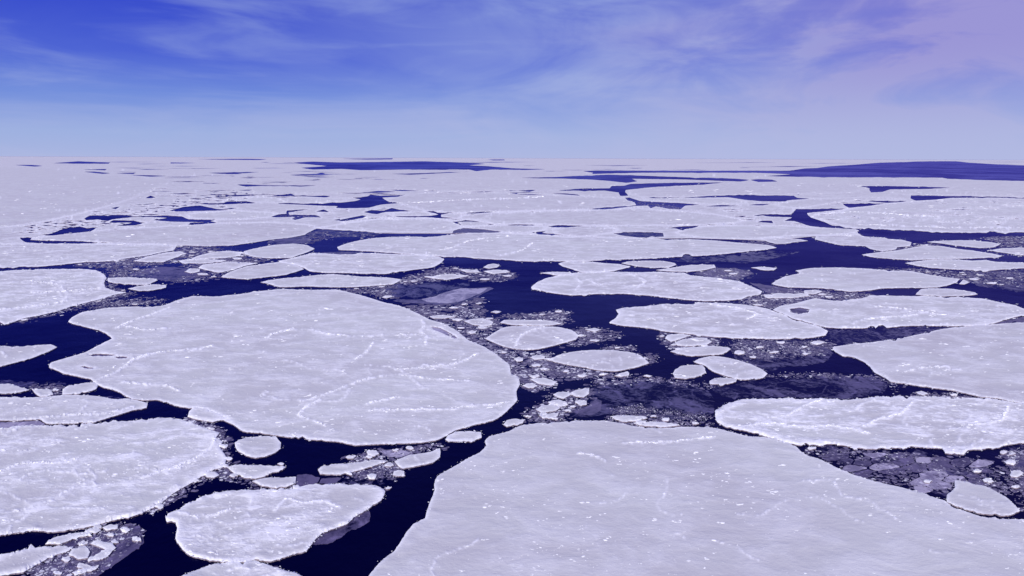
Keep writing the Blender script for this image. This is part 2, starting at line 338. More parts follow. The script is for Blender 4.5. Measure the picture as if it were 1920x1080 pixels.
# ------------------------------------------------------------------ the map of the ice, traced shape by shape
# each row: kind | roughness | label | outline.  P distant pack, F floe, S small floe, D/M/L new ice (dark, mauve, pale), O open water
# later rows lie over earlier ones
MAP = '''
P|.35|pack|-900,301 -900,503 -300,503 0,502 110,497 200,488 262,476 300,466 335,461 440,452 560,440 600,430 640,436 750,438 870,438 950,441 1050,447 1180,448 1300,447 1400,450 1440,452 1520,444 1600,441 1700,445 1800,440 2000,440 2900,440 2900,303
F|.12|vast smooth snow field at the far left, unbroken between the horizon and the rubble band|-800,320 -300,318 0,312.5 100,315.5 150,325 240,331 320,336 300,350 270,363 230,378 190,390 140,403 70,418 0,427 -300,448 -800,470
F|.2|long low floe just under the wide far lead at centre|650,321.5 757,319.5 878,319.5 940,321 985,321 1080,327 1040,331 950,332 800,333 690,332 640,329
F|.2|wide pale floe lying between the far centre lead and the long ridge-lined floe|660,341 740,336 850,334.5 960,335 1050,336 1110,338 1160,343 1145,350 1100,354 1050,357 960,357 850,358.5 790,357 730,355 680,353 650,348
F|.22|big flat floe crossed by one thin white pressure ridge, right of the dark far pool|723,375 745,369 765,366 800,362 900,361 1030,366 1100,369 1165,371 1190,380 1190,387 1130,390 1100,393 1000,395 930,397 870,399 830,397 795,395 760,385 750,381.5
F|.2|broad smooth floe below the thin ridge line, centre distance|850,413 870,405 900,400.5 1000,397 1100,395 1195,391 1240,395 1290,397 1350,404 1372,408 1398,413 1380,418 1310,421.5 1200,423.5 1100,422.5 1040,421 950,420 925,420 905,413 870,411
F|.3|large pale floe reaching the right edge above the straight dark lead|1522,407 1530,402 1560,400 1600,391 1630,387 1665,382 1720,378 1760,375 1800,372 1920,372.5 2300,371 2600,433 1920,434.5 1804,436 1729,433 1654,429 1605,428 1580,424 1555,417 1535,411
F|.25|distant floe on the near bank of the narrow lead that bends at right of centre|1181,358 1230,352 1307,348 1357,343.5 1460,341.5 1560,343 1612,346 1622,352 1600,360 1500,364 1380,365 1330,366.5 1280,369.5 1210,370 1180,364
F|.2|slim distant floe directly left of the small dark oblong lead|1190,372 1280,372 1363,372.5 1400,377.5 1402,381 1350,383.5 1290,381 1230,377 1200,376
F|.2|low distant floe beyond the mound-topped left pool|350,402 372,399 400,397.5 440,395 500,398 522,401 506,407 460,411 405,411.5 370,410 355,408
F|.2|slender distant floe between two strings of small leads at left of centre|445,351 500,350 580,350.5 640,350 690,355 650,362 580,363 540,363.5 500,364 460,361 435,357
F|.25|distant floe just beyond the long dark lead of the left middle|395,374 470,370 550,369 620,371.5 660,371 640,377.5 580,381 530,380.5 480,379 430,376.5
F|.1|thin distant slab inside the dark band at right of centre|1143,326.3 1200,324.8 1280,324.3 1410,324.3 1447,326 1482,328.5 1438,330 1400,334 1330,332 1280,331 1200,328.5
F|.2|distant floe right under the broad blue band at the right horizon|1458,334 1488,332 1600,333.5 1700,334 1767,335 1850,338.5 1920,340.5 2300,344 2300,367 1920,369 1790,366 1707,365.5 1670,362 1680,357 1750,355 1790,352 1700,348 1620,348 1500,343
F|.2|distant floe at the right, short and low, above two parallel slit leads|1480,378 1520,373.5 1600,371 1660,370 1700,374 1600,376 1560,381 1500,390 1470,388 1450,383
F|.15|narrow distant floe under the pool with a jagged end|725,400 760,399 795,398 815,402 803,404.6 760,405 735,404.2
F|.3|distant floe left of the jagged lead junction at centre|690,408 740,409 800,410.2 842,413 838,419 780,411 712,412.5 680,415 640,417 660,413 686,409.5
O|0||158,410 165,406 175,404 230,403 250,406 290,405 320,405 340,406 353,411 370,412 405,412 395,415 407,418 378,421 353,422 357,418 382,417 340,416.5 320,416 287,413 313,409 283,407.3 250,407.5 210,412 202,415 183,412 162,413.4
O|0||213,413 250,414 268,419 253,423 218,424 247,418 205,418
O|0||322,394 345,388 375,385.5 387,388 407,392 435,393.4 412,395 370,396 330,397
O|0||370,382 420,380.8 427,378 462,377.4 480,381 437,383 395,384
O|0||517,382 543,380.6 570,382.2 640,380 667,377 676,374 665,372 690,368 695,365 713,367 753,366 760,364.7 747,369 717,371 727,377.5 750,381 715,384 690,390 645,391 630,390 633,387 603,386 570,384.4 535,383
O|0||508,407 523,402 537,401 538,395 580,392.5 553,397 541,399 543,403 590,403 603,408 573,408 553,413 547,411 553,407.4 520,408
O|0||593,397 607,393 617,397.7
O|0||682,398 697,394 720,395 735,390 747,393 772,396 723,398 707,402 695,400.5
O|0||718,405.2 765,405.6 807,404.8 822,402.5 800,396.5 813,396 820,399 843,400 827,403 827,407 853,410 820,409.4 803,407.4 763,407.8
O|0||872,400 907,397 930,397.6 890,400.8
O|0||842,417 862,415.5 873,413 893,415 927,422 912,421.8 905,418 865,417.5 860,419 868,423.5 857,420
O|0||640,412 680,404 688,405 680,409 648,415 636,414.6
O|0||625,413 637,411 640,414
O|0||950,422 975,421 1017,423 962,423.8
O|0||1027,426 1045,422.5 1097,424 1070,427
O|0||997,436 1025,433.6 1017,437 1055,440.5 1012,440.3
O|0||1251,428 1275,425 1311,423.5 1301,428 1281,432.5 1267,429
O|0||1605,429 1654,430 1729,433.8 1804,437 1920,436 2400,434 2400,450 1920,449.5 1911,447.5 1860,448.5 1822,450 1747,450 1691,449 1663,445 1622,444 1609,438
O|0||1482,405 1493,392.5 1530,392 1585,391.2 1563,395 1513,400 1520,408 1547,417 1560,423 1612,430 1600,431 1560,428 1519,424.4 1489,415 1470,414.6 1485,408 1413,405 1430,402 1483,402.5 1488,398
O|0||1420,417 1430,414 1447,414 1450,419 1437,418
O|0||1330,367.4 1380,366 1488,367 1495,371 1518,372.6 1477,376 1472,378 1427,377.6 1397,375 1363,370 1280,371.3 1297,369.8
O|0||1403,385 1418,383 1445,382.4 1430,385.4
O|0||1322,387.2 1352,384.5 1385,386.2 1352,387.6
O|0||1172,371 1180,370.5 1200,377 1235,379 1280,381.2 1312,384 1285,386 1276,393 1255,392 1230,387.5 1220,391 1214,386 1193,386.5 1135,393 1103,392.6 1135,389 1193,385 1190,380 1177,376
O|0||1160,361 1172,360 1178,367 1163,367.6
O|0||1047,357 1093,353.4 1143,353 1147,349 1170,348.3 1183,345 1230,343.5 1300,342.5 1357,342.3 1307,347.2 1280,348.2 1220,351.5 1173,356.5 1172,361 1158,361 1133,357.6 1060,358
O|0||977,333.3 1043,332 1077,330 1143,327.6 1220,330 1280,332.2 1377,335 1405,337.4 1388,340.5 1320,338 1280,336.6 1227,336 1185,335.4 1195,340 1175,343 1143,339.5 1110,337 1060,335 1010,334.6
O|0||1093,321 1120,319.8 1210,320 1280,320 1400,320 1480,320 1508,316 1532,315 1553,312 1600,309 1650,305 1742,302.4 1792,302.4 1817,305 1867,308 1920,310 2600,313 2600,346 1920,339.5 1850,338 1777,335.4 1767,333.4 1700,332.8 1600,332.8 1488,331.5 1438,330.2 1482,327 1447,325.2 1410,323.9 1280,323.9 1200,324 1143,325.4 1110,326.2 1112,324
O|0||1407,337.4 1422,336 1447,337 1458,340.4 1422,341.4
O|0||1613,349 1667,348.8 1750,350.8 1782,352 1742,354.4 1670,355.2 1655,360 1633,361 1630,353
O|0||1708,366.6 1767,367.4 1860,369 1960,371.4 2200,373 2200,375 1920,372.6 1860,370.6 1783,371.4 1757,374.4 1717,376.4 1707,372
O|0||1600,375.8 1700,376.8 1690,379 1663,380.6 1630,378
O|0||1580,382 1600,382.2 1658,382 1625,386.8 1592,390 1585,386.7
O|0||550,305 587,303 640,304.5 757,303 798,302.4 890,305.6 910,307.4 880,310 915,311.6 960,315.5 1023,317.3 985,318.8 923,318 893,321 878,318 757,318 677,319.2 640,316.8 587,318 565,314.6 612,311.4 570,307.4
O|0||543,328 593,326 603,323.6 610,326 627,326.8 603,328.2 562,329
O|0||735,326 790,324.8 882,321.8 807,325.9 770,327.7
O|0||445,346.2 462,345.8 497,347.4 537,347.9 593,347.6 567,349.9 487,349 458,350.2
O|0||392,324 487,322.6 437,326.2 412,325.8
O|0||100,306 147,302.4 160,303 207,304.8 203,307 150,307
O|0||28,309.4 58,309.2 80,311 65,312.4
O|0||158,322.2 177,321.8 207,324.8 192,326
O|0||218,325.3 255,323.8 250,326.4
O|0||243,328.2 283,328.8 313,330 283,331.4
O|0||155,317.8 200,317 197,319.4
O|0||320,304.6 368,305.6 320,306.6
O|0||440,356.8 473,355.8 467,357.6
O|0||417,367.4 467,364.8 470,367 440,368.6
O|0||510,365.8 548,365 553,367 620,367.4 610,370.4 570,368.4 520,368
O|0||670,362.6 710,358 743,359.8 715,361.4
O|0||732,356.4 748,355.8 787,358 750,358.4
O|0||973,357.6 1005,356 993,360
O|0||955,361.6 975,361.2 968,364
O|0||1032,362.6 1060,362.8 1083,365 1088,367 1060,365
O|0||1377,405 1400,404.8 1393,407
O|0||1208,371 1280,369.8 1250,372
O|0||240,384.4 295,381.4 275,384
O|0||273,371.6 282,367 292,370.6 282,372
O|0||208,390.4 225,387.6 217,392.4
O|0||640,297.6 690,297.2 737,296.8 735,298.8 687,299.2
O|0||370,298.4 463,297.8 500,298.6 487,300 430,299.6
O|0||915,299.2 945,299 947,300.6 925,300.8
O|0||37,446 60,446 57,450 87,451 107,451.6 150,452.6 205,455.4 162,457 100,457.4 50,455.4 42,451.4
O|0||84,442 105,435 120,429 150,425 162,428 180,428 170,435 140,437.6 105,442
O|0||1852,461 1879,460 1925,461 1925,465 1890,465
F|.2|long flat floe running between the small left leads and the dark slanting channel|60,447 87,444 125,439 175,434 225,430 300,426 375,421.5 412,419.5 437,419 500,417 550,419.5 590,424 592,431 575,440 550,445 507,450 470,456 437,460.5 400,461.5 332,460.5 287,458 237,457 185,454.5 150,452 107,451.5 75,451
F|.3|bright floe on the far shore of the dark pool left of centre|595,427 617,424.5 637,421 675,415.5 712,412 775,411 825,412 850,417 866,426 845,432 812,436 750,435.4 700,434 662,432 637,430
F|.05|tiny hexagonal floe ringed by dark cracks above the centre|860,417 875,415.8 907,417 918,421 907,423.6 868,424.2
F|.2|flat floe just right of the tiny hexagonal one|867,426 912,424.4 950,422.6 987,424 1026,426 1020,432 987,436 950,436.4 925,434 900,430
F|.35|oval floe with a bright upper rim, between two small centre leads|1035,430 1062,427 1100,424 1137,425 1160,431 1150,436 1112,441.5 1087,444 1055,440.5 1037,436
F|.2|long pale floe bounded below by a thin dark crack, right of centre in the distance|1267,437 1284,431 1312,425.5 1350,423.5 1425,424 1481,424 1519,427 1560,428 1603,430 1611,433.5 1597,437 1560,441 1537,441 1481,442.5 1425,447 1387,448 1359,448 1331,446.5 1303,444 1279,441
S|.2|wedge of ice under the long pale crack-bounded floe|1425,447.5 1462,446 1500,449 1515,452 1490,454.5 1472,457.5 1453,457.5 1440,454
F|.35|ragged pale floe below the left end of the straight dark lead|1530,443 1560,442 1610,441 1622,444 1661,446.5 1665,448.5 1691,450 1709,455 1706,462 1682,464 1680,468 1654,471.5 1631,467 1622,462 1597,461 1575,460 1560,457 1547,454 1528,449
F|.2|lens shaped floe under the straight dark lead at right|1738,454 1766,452 1794,451 1822,451 1860,455 1875,458.4 1864,464 1837,465.5 1813,463 1785,460 1766,457
S|.2|floe cut by the right edge beside the lens shaped one|1852,470 1879,466 1920,465 2150,465 2150,482 1920,481 1897,476.5 1879,474
F|.2|broad floe with a pointed left tip, upper of the overlapping pair at right|1616,478 1644,474 1682,470 1719,463 1738,461 1766,462 1794,467 1822,470 1860,476 1881,480.5 1869,483.5 1804,485.4 1766,486.4 1729,487.4 1710,488.4 1682,486.5 1654,484.5 1631,482
F|.2|flat floe with a pointed left tip, lower of the overlapping pair at right|1697,494 1716,491 1747,487.6 1785,486.8 1822,489.5 1847,488 1867,491.5 1916,493 2150,495 2150,505 1920,503.4 1869,506.6 1851,508.4 1826,506.8 1785,505.4 1747,503 1719,499
O|0||1881,480 1925,479 2100,480 2100,494 1916,492.5 1880,489.5 1860,488 1800,486.6 1815,485.8 1869,484
F|.3|very long floe stretching across the centre above the open pool|632,464 650,457 675,451 705,446.5 750,444.4 812,444.4 850,440.4 880,438 950,438 1000,440 1050,444.6 1100,445 1175,447 1275,450 1294,449 1341,451.5 1378,455 1415,458 1440,460 1456,465 1425,470 1369,475.5 1312,480 1256,483 1200,485.6 1175,486.6 1100,490 1050,490.6 987,490.4 925,486.8 857,481.6 832,482.6 825,481 750,476 700,472 662,470 635,469
F|.5|rubbly wide floe directly below the left part of the very long central floe|522,490 545,485 570,479 590,475 637,477.4 675,475 725,476.5 775,477.6 821,481.6 833,487 825,495 810,502 775,506.5 725,514 675,513.5 637,512 612,512 580,509 572,504 550,496 530,495
F|.15|smooth wedge floe at the right end of the dark left channel|415,520 432,510 462,500 500,494.5 525,492 550,496 570,505 555,510.4 535,516 500,520 462,524 430,522
F|.35|pale floe pointing left into the dark channel just beyond the giant rounded floe|489,530 505,526 537,522 587,517.4 625,514.6 675,519.4 725,521 752,525 737,534 700,536.4 662,539 625,539 575,537.6 525,539 500,532
F|.15|tilted looking floe between the slanting lead and the dark pool, left of centre|457,472 475,467 512,460 550,457.4 575,460 590,467 575,474 560,479 545,484 500,484.6 475,482 460,477.5
F|.45|snowy floe bordered by the dark slanting channel, left middle|-500,459 0,457.6 100,457.8 200,459 287,459.4 331,461.4 325,470 300,474.4 275,480 237,485 212,490 150,492.6 112,497 75,500.4 0,502 -500,506
S|.5|small rubbly floe along the slanting channel, left middle|250,490 275,482 307,475 337,472 350,476 325,485 307,492 275,492
S|.5|white sliver right of the slanting channel|322,492 350,487 387,486.6 425,489 412,492 375,495
S|.4|pale broken floe between slanting channel and tilted floe|352,488 372,480 400,473 432,471 455,474 450,480 425,484 390,486
S|.5|rubble tongue lying left of the smooth wedge floe|380,497 420,492 455,491 495,492 460,499 440,506 410,512 392,508 372,503
O|0||430,488 465,486 475,482.5 500,485 545,485 520,490 495,494.5 465,493 445,492
F|.6|rough snowy floe at the left edge with many old ridges, beyond the wide dark bend|-500,515 0,509.5 25,507.4 75,505.4 150,505 180,507.4 195,515 200,522 195,530 198,540 217,547 237,549 212,554 195,560 180,564 155,570 132,576 107,585 75,592 45,597.6 25,605 8,610 0,605 -500,625
S|.1|pinkish grey floe touching the rough left floe|202,522 237,520.6 287,522 296,526 275,535 250,534 217,532 203,529
S|.1|small white floe with a pointed left end, in the dark left channel|240,542 262,537 287,534 312,535 311,540 287,545 262,546.4
M|0|dark mauve pan of new ice in the left channel|240,516 275,504 300,500 350,503 375,508 385,515 352,525.5 312,526.5 275,521
S|.1|white cake frozen into the dark mauve pan|346,510 357,504 375,505 374,510 358,513
D|0|strip of dark new ice along the slanting left channel|140,497 180,492.5 215,489 230,494 215,500 180,501 140,501
M|0|mauve new ice sliver under the far pool, left of centre|505,451 545,446 575,441 582,447 572,456 540,458 500,456
D|0|dark skin of new ice at the head of the pool left of centre|594,429 640,432 700,436 712,441 650,444 600,443 575,447 572,440
M|0|mauve film under the bottom of the pool left of centre|600,474 640,472 672,473 668,477 640,478 612,476
M|0|mauve film at the right end of the curving far channel|850,433 870,428 905,430 940,435 925,437 890,437 848,438
D|0|dark mottled new ice in the small lead at right of centre|1150,438 1195,435 1243,437 1245,444 1200,446 1165,442
F|.55|low ridged floe with a white left snout facing the open pool|996,539 1007,530 1025,522 1050,517 1075,512.4 1112,510.6 1150,510.4 1200,511.4 1225,510.6 1281,512 1294,517 1331,520.4 1387,528.4 1406,537 1429,547 1425,553 1402,556.6 1390,562 1360,564.4 1322,565.4 1285,562.6 1222,555.4 1172,551.6 1122,551.6 1072,554.6 1035,550 997,542.6
F|.4|floe tucked between the very long floe and the ridged floe with a snout|1047,495 1062,490.6 1100,490.6 1132,494 1162,496 1182,501 1150,509 1117,511.4 1087,510.4 1075,506 1055,500
S|.05|smooth oval floe under the right half of the very long floe|1165,494 1180,490.6 1212,489.4 1245,490 1265,494 1268,497 1255,502 1225,503 1190,499.4
S|.2|bright crescent floe right next to the smooth oval one|1230,507 1262,502.4 1294,497.4 1339,497 1342,502 1322,507 1290,510.4 1256,509.4
S|.3|thin spit of ice above the snout of the ridged floe|1012,512.6 1037,510.4 1070,511 1074,515 1045,517.6 1028,514
F|.2|smooth pointed floe in the right middle, dark water at its left tip|1447,533 1457,526 1472,519 1500,513 1492,508 1519,503.6 1560,502.4 1579,502.4 1626,504.4 1654,507 1710,509.4 1747,517 1785,522 1800,524 1794,530 1776,536 1757,539.4 1729,540.4 1691,540.4 1654,541.4 1635,544.6 1594,547.6 1569,544.6 1560,542.4 1519,540.4 1481,539.4 1462,537
F|.1|flat white slab between the two right-hand lenses of ice|1717,553 1727,543 1747,541.4 1785,542.4 1828,549 1833,552.4 1819,554.6 1766,556.6
S|.05|tiny white cake off the pointed right floe|1798,533 1807,525 1818,530 1808,534
S|.1|pale sliver below the smooth pointed right floe|1432,556 1460,550 1515,552 1518,556 1485,559.6 1440,560
S|.1|curled sliver of ice beside the pale one below the pointed floe|1508,545.5 1530,544 1542,547 1530,552 1508,551.5
S|.3|small bright cake in the dark refrozen area, right of centre|1408,502.4 1425,501 1457,503 1451,507 1434,507.6
F|.45|broad floe at right whose right end reaches the picture edge, wide lens shape|1449,582 1462,575 1490,570 1527,560.4 1565,565 1615,560.4 1635,554.6 1677,555.6 1752,556.6 1840,560.6 1870,567 1902,573 1920,580 1965,590 1915,592.6 1890,599 1865,607 1840,611.4 1790,612.6 1752,612 1727,611.4 1690,612.4 1665,615.4 1615,616.4 1577,616.4 1547,614.4 1512,605 1485,598 1470,590
F|.55|rough white floe filling the right of centre, blunt left snout over dark water|1142,606 1155,597 1160,590 1155,582 1172,577.6 1210,575.4 1247,570.6 1297,571.6 1310,568 1360,569.4 1397,572.4 1440,580 1457,587 1472,591 1485,600 1510,606 1535,612.6 1552,622 1547,630 1517,634.6 1465,636.4 1440,636.4 1385,635.4 1335,632.4 1285,626.4 1247,622.4 1222,617 1197,614 1165,611.4
M|0|mauve pan set in the left tip of the wide right lens floe|1480,580 1500,577.5 1518,581 1516,587 1497,590 1482,586
F|.22|large floe at the right edge with a sharp left corner above the dark triangle|1561,652 1590,647.4 1650,641 1702,632.6 1752,621 1777,615.6 1815,613 1877,608 1920,605.4 2400,600 2600,770 1920,758 1870,748 1840,745.6 1815,740 1790,734 1752,729 1702,721.4 1670,717 1660,710 1640,700 1632,690 1620,680 1600,670.6 1580,669 1565,660
F|.75|rough ridged floe at lower right, beaten white on its left shore|1342,785 1340,772 1360,760 1390,750.4 1435,749.6 1477,747.4 1500,750.4 1540,748.4 1590,751.4 1615,749.4 1655,745 1715,744.4 1760,746 1815,747 1865,750 1905,757 1920,758 2600,771 2600,850 1920,832.6 1890,835.4 1865,842 1815,845.6 1807,854 1772,851.4 1767,842.6 1715,839.4 1627,843.6 1580,836.4 1552,836.4 1497,836 1440,821.6 1397,809 1360,802 1345,793
F|.10|giant smooth foreground floe filling the lower right of the picture|693,1080 705,1065 720,1050 740,1035 752,1017 762,1000 775,985 797,974 799,965 805,947 810,935 815,922 814,910 820,895 842,882 860,872 880,860 900,850 912,837 909,829 917,820 955,810 975,800 1010,795 1085,790.4 1135,790.4 1172,797 1190,801 1235,805 1285,802 1340,804 1372,812 1400,819.4 1440,822.4 1490,837.4 1500,847 1512,855 1540,864 1565,877 1595,890 1632,902 1665,910.4 1692,916.4 1727,925 1752,935 1772,941 1785,953 1810,961 1840,971 1885,975.6 1920,976 2020,986 2500,1010 2700,1500 400,1500 560,1240 640,1150
F|.30|enormous pale round-sided floe in the left centre, the largest in view|128,604 135,596 155,586 200,578.4 237,576.4 300,575 312,572 332,564 362,556 400,557 450,552.4 480,547.6 530,542.6 587,544.4 630,543.6 667,552 692,559 717,567 752,575.4 780,587 805,600 830,607 855,620 880,640 905,650 930,665 942,675 955,685 958,702 972,708 975,722 968,735 970,752 957,766 942,780 925,790 892,797.4 855,808 822,826 792,831.4 755,833 717,834 685,835.4 665,836.4 635,830 592,826.4 542,821.4 505,816 480,813 455,810 437,797.4 420,790 410,780 387,770.6 370,768 337,764 295,751 270,752 250,750 237,745 225,737 205,730 192,727 175,718 170,712 150,708 120,702 110,697 92,690 95,682 112,676 140,668 160,662 182,650 210,636 200,627 185,620 160,614 140,609
M|0|dark melt crack in the left lobe of the enormous pale floe, upper|214,671 226,669 240,670.4 236,673 222,673.6
M|0|long grey gash in the left lobe of the enormous pale floe|165,667 180,664.6 200,665 218,667 200,669 178,669
M|0|small dark crack near the left tip of the enormous pale floe|150,689 158,687.6 168,690.4 180,690.8 172,692.6 158,691.6
L|0|faint grey patch under the right shoulder of the enormous pale floe|806,613 825,616 845,626 858,635 852,636 830,626 812,619
S|.6|knob of rubble ice on the lower right shore of the enormous pale floe|835,826 840,818 855,811 880,810 902,812 903,822 885,830 855,829.4 840,829
S|.5|small ragged floe pressed against the lower left shore of the enormous pale floe|352,783 355,773 362,766 385,767 410,778 432,790 412,789 400,793 380,790 360,786
F|.15|pointed smooth floe cut by the left edge, alone in the dark bend|-300,645 0,651 75,648 95,647 107,652 92,660 62,672 37,679 0,687.6 -300,705
D|0|band of dark new ice along the small left-edge floes|-200,714 0,713 60,716 125,719 117,729 95,731 60,731 0,722 -200,722
S|.1|small flat floe at the left edge under the pointed one|-120,722 0,722 17,720.6 32,725 55,732.4 37,737 5,739.6 -120,742
S|.2|small grey tongue of ice right of the left-edge flat floe|60,731.6 75,730.6 95,732 100,741 87,745.4 75,745.4 67,740
S|.2|small tilted floe wedged under the left shore of the enormous pale floe|117,741 118,731 130,724 155,720 174,718.6 185,723 180,731 165,736 145,740.4
F|.3|flat floe at the left edge ending in a blunt white nose|-400,740 0,746 50,747 87,746 120,741.6 162,742.4 190,745.4 212,750 240,748.6 265,754 277,758 275,766 250,770.6 220,780 200,786 175,794 125,795.6 87,795.6 75,787.4 37,790 0,789.6 -400,782
D|0|dark new ice nub beside the blunt-nosed left floe|192,744 210,743 236,748 213,750
L|0|grey ribbon of crushed ice under the blunt-nosed left floe|-100,792 0,792 37,791 72,789 85,796 60,799 20,801 0,805 -100,806
F|.6|large hummocky floe at the left edge, nearer than the blunt-nosed one|-500,806 0,806.4 30,800.6 75,799.6 175,796.6 250,790.6 300,784.6 337,787.4 362,795.4 385,805 412,813 405,822 418,830 412,840 425,860 420,877 400,883 375,897 355,910 325,927 300,947 275,960 250,970 212,978 175,988 140,995 100,999.6 62,997 25,1002 0,1005.6 -500,1040
F|.6|heart shaped snowy floe in the bottom left foreground|310,970 315,965 337,957 350,947 382,932 425,922.4 462,920.6 480,921 542,920 580,910.6 630,909.4 680,911.4 705,912.6 720,920 721,928 715,940 692,955 665,972 652,985 627,994 605,1002 590,1015 575,1035 542,1044.4 507,1055 480,1051 462,1056 405,1054 362,1046 350,1040 337,1025 329,1012 332,995 330,982 322,979 313,981
M|0|mauve apron of new ice along the lower right shore of the heart shaped floe|586,1021 592,1013 605,1001 627,993 652,984 665,971 692,957 695,968 690,980 675,989 652,997 640,1008 615,1020
F|.5|snowy floe cut by the bottom edge below the heart shaped one|340,1083 362,1074.6 395,1062 430,1056.4 480,1054 505,1062 530,1071 560,1078.6 585,1110 560,1200 450,1290 300,1250 300,1110
S|.35|rounded white floe in the dark water below the enormous floe|442,841 440,832 450,826 462,822 480,820.6 500,819.4 517,820 527,832 526,843 517,850 500,857 480,860.4 462,856 447,848
F|.15|long narrow floe with a square left end, between the rounded floe and the lower channel|596,883 602,877 630,872 667,869 705,864 727,866 705,874 675,883 655,889 630,891.6 600,890.4
F|.2|small bright wedge floe at the head of the lower channel|740,867 755,860 767,855 805,850 825,842 825,859 812,869 780,876 755,880.6 747,876
S|.35|grey topped arrow shaped floe under the rounded white one|425,877 450,872.6 480,874 505,875 537,877 530,882.6 505,890 494,896 478,899.6 458,898 440,890
S|.1|small smooth floe beneath the arrow shaped one|473,904 490,899.6 505,897.4 555,896 556,907 537,915 510,916 490,912.6
M|0|mauve plate right of the small smooth floe|557,891 575,889 600,896 595,905 575,911 560,914 554,906
M|0|mauve plate with a slanting crack, second right of the small smooth floe|603,897.6 625,896 640,896 632,905 615,907.6 599,906
D|0|dark plate dusted with crumbs above the heart shaped floe|650,893 687,897 700,902 695,910 660,908 641,906
D|0|dark triangular sheet below the bright wedge floe|730,872 742,876 765,887 752,897 722,896 724,882
M|0|grey strip of frozen slush under the long narrow floe|668,889 705,875 728,870 722,884 700,888 680,892
D|0|little dark plate with a pale rim at the edge of the lower channel|706,898 744,898.6 739,907 711,909.6
L|0|pale grey plate above the long narrow floe|712,846 730,843.4 756,844.6 770,850 752,857 726,855.4
S|.3|little white lump left of the pale grey plate|687,849 692,845 705,846 711,853 703,857 690,856.4
S|.2|tiny white pan above the square-ended narrow floe|648,859 655,855.4 668,857 662,861.6 652,862
S|.3|tiny white block lying among the mauve plates|688,893 697,889.6 706,892 703,900 692,900
S|.1|tiny white chip off the right tip of the heart shaped floe|722,916 728,913.4 735,915 731,918.6 724,919
S|.2|tiny cake between rounded white floe and arrow shaped floe|520,871 527,869 533,871.4 526,874
S|.1|small white cake at the right shore of the enormous floe near the narrows|944,798 950,789.6 965,786.6 985,788.6 980,795 960,799.4 950,802
S|.1|bright flat floe, rounded right end, in the rubble right of the enormous floe|993,712 1010,710.4 1022,710 1045,717 1035,724.4 1010,721
S|.1|tiny cake above the bright flat one right of the enormous floe|992,706 1010,704 1012,707 1000,711
S|.1|small cake just under the bright flat one|979,724 997,719.4 1008,725 992,729.6
S|.05|tiny white floe left of the ship shaped floe|993,672 1005,667 1022,669 1020,674 1005,675.6
S|.2|tiny lump on the right shore of the enormous floe|963,674 972,671 981,673 980,678 970,679.4
F|.3|oval floe with an arc shaped ridge, right of the enormous floe's upper shoulder|910,636 925,625.6 942,616 960,612.6 1010,612.6 1047,614.4 1072,620 1085,630 1080,637.6 1047,647 1010,655.6 985,657 960,654.4 942,650 925,643
F|.12|ship shaped floe with a bright lower rim, mid-channel at centre|1027,676.6 1047,667 1072,661 1110,657.4 1147,657.6 1180,661.4 1200,667 1210,675 1217,682 1197,689 1172,694.4 1155,697.4 1122,695.6 1090,689 1060,684.4
S|.2|small cake under the right end of the ship shaped floe|1152,706 1165,701 1177,697.6 1179,705 1167,707.6
S|.1|tiny pan right of the ship shaped floe's lower end|1206,706 1212,704 1223,706 1218,708.6
S|.02|smooth round-cornered oval floe beside the dark channel bend|1261,702 1265,695 1277,687.4 1297,685.4 1317,686.4 1322,692 1324,700 1310,706.6 1285,711.6 1265,709.4
F|.3|smooth blunt floe immediately right of the round-cornered oval one|1301,680 1310,674 1330,669.4 1347,669.4 1365,672.4 1385,677 1410,685 1430,695 1439,702 1430,710 1410,714 1385,712.6 1360,706 1335,697 1322,687
S|.25|small wide floe above the smooth blunt one|1257,660 1272,656 1297,651.6 1335,650 1365,652.6 1370,656 1355,665 1322,667.6 1297,669 1272,665
S|.2|egg shaped small floe, topmost of the cluster below the rough blunt-snouted floe|1265,644 1280,637.6 1305,634 1325,635.4 1335,642 1322,649 1292,650 1270,649
S|.3|rubbly small floe at the left of the egg shaped one|1247,636 1252,629 1275,626.6 1295,630 1275,637 1258,642
S|.1|small white floe at the foot of the round-cornered oval one|1330,716 1340,710.6 1360,709.4 1382,711.6 1380,717 1350,725 1332,722
S|.1|small narrow floe, leftmost of two in the mottled dark water|1412,671 1425,666.6 1445,667.4 1468,673 1462,677 1435,676.6
S|.2|small square white floe in the mottled dark water|1460,656 1477,651.6 1502,652 1508,657 1502,664 1482,664.6 1465,661.6
S|.1|tiny white slip left of the small square floe|1417,681 1430,678.6 1440,680.6 1432,683.6
S|.1|left one of two joined white cakes near the lower centre shore|1037,741 1047,736.4 1066,736.6 1069,742 1057,749 1045,746.4
S|.1|right one of two joined white cakes, pointed at the upper right|1070,737.6 1080,732.6 1105,729 1104,740 1095,746 1080,745 1072,741
S|.2|grey cake below the two joined white ones|1027,755 1047,750.6 1062,755.6 1065,761 1050,764.6 1034,761
S|.1|larger cake at the left end of the lower centre cluster|1005,770 1015,762 1035,760 1051,766 1042,771.6 1017,775.4
S|.15|low cake nearest the giant foreground floe in the lower centre cluster|1010,781 1030,777 1047,776 1045,782 1032,786.4 1017,785.6
S|.05|small rounded cake east of the grey cake in the lower centre cluster|1081,757 1090,751.6 1100,753 1100,760 1087,761.6
S|.15|white boat shaped floe hugging the top of the giant foreground floe|1147,782 1167,780 1190,781 1210,782.6 1214,785.4 1197,791 1167,792.4 1152,787
S|.2|long rim piece right of the boat shaped floe|1190,796 1222,792 1260,795 1275,799 1247,802.4 1210,800.6
S|.05|tiny white triangle alone in the mottled dark water|1254,757.5 1264,756 1259,760.5
S|.05|tiny white pair of cakes beside the smoky new ice|1213,755 1223,753 1219,759
S|.1|white crumb floe in the dark tail between the two right-hand floes|1716,737 1727,734.6 1740,739.6 1730,742.6
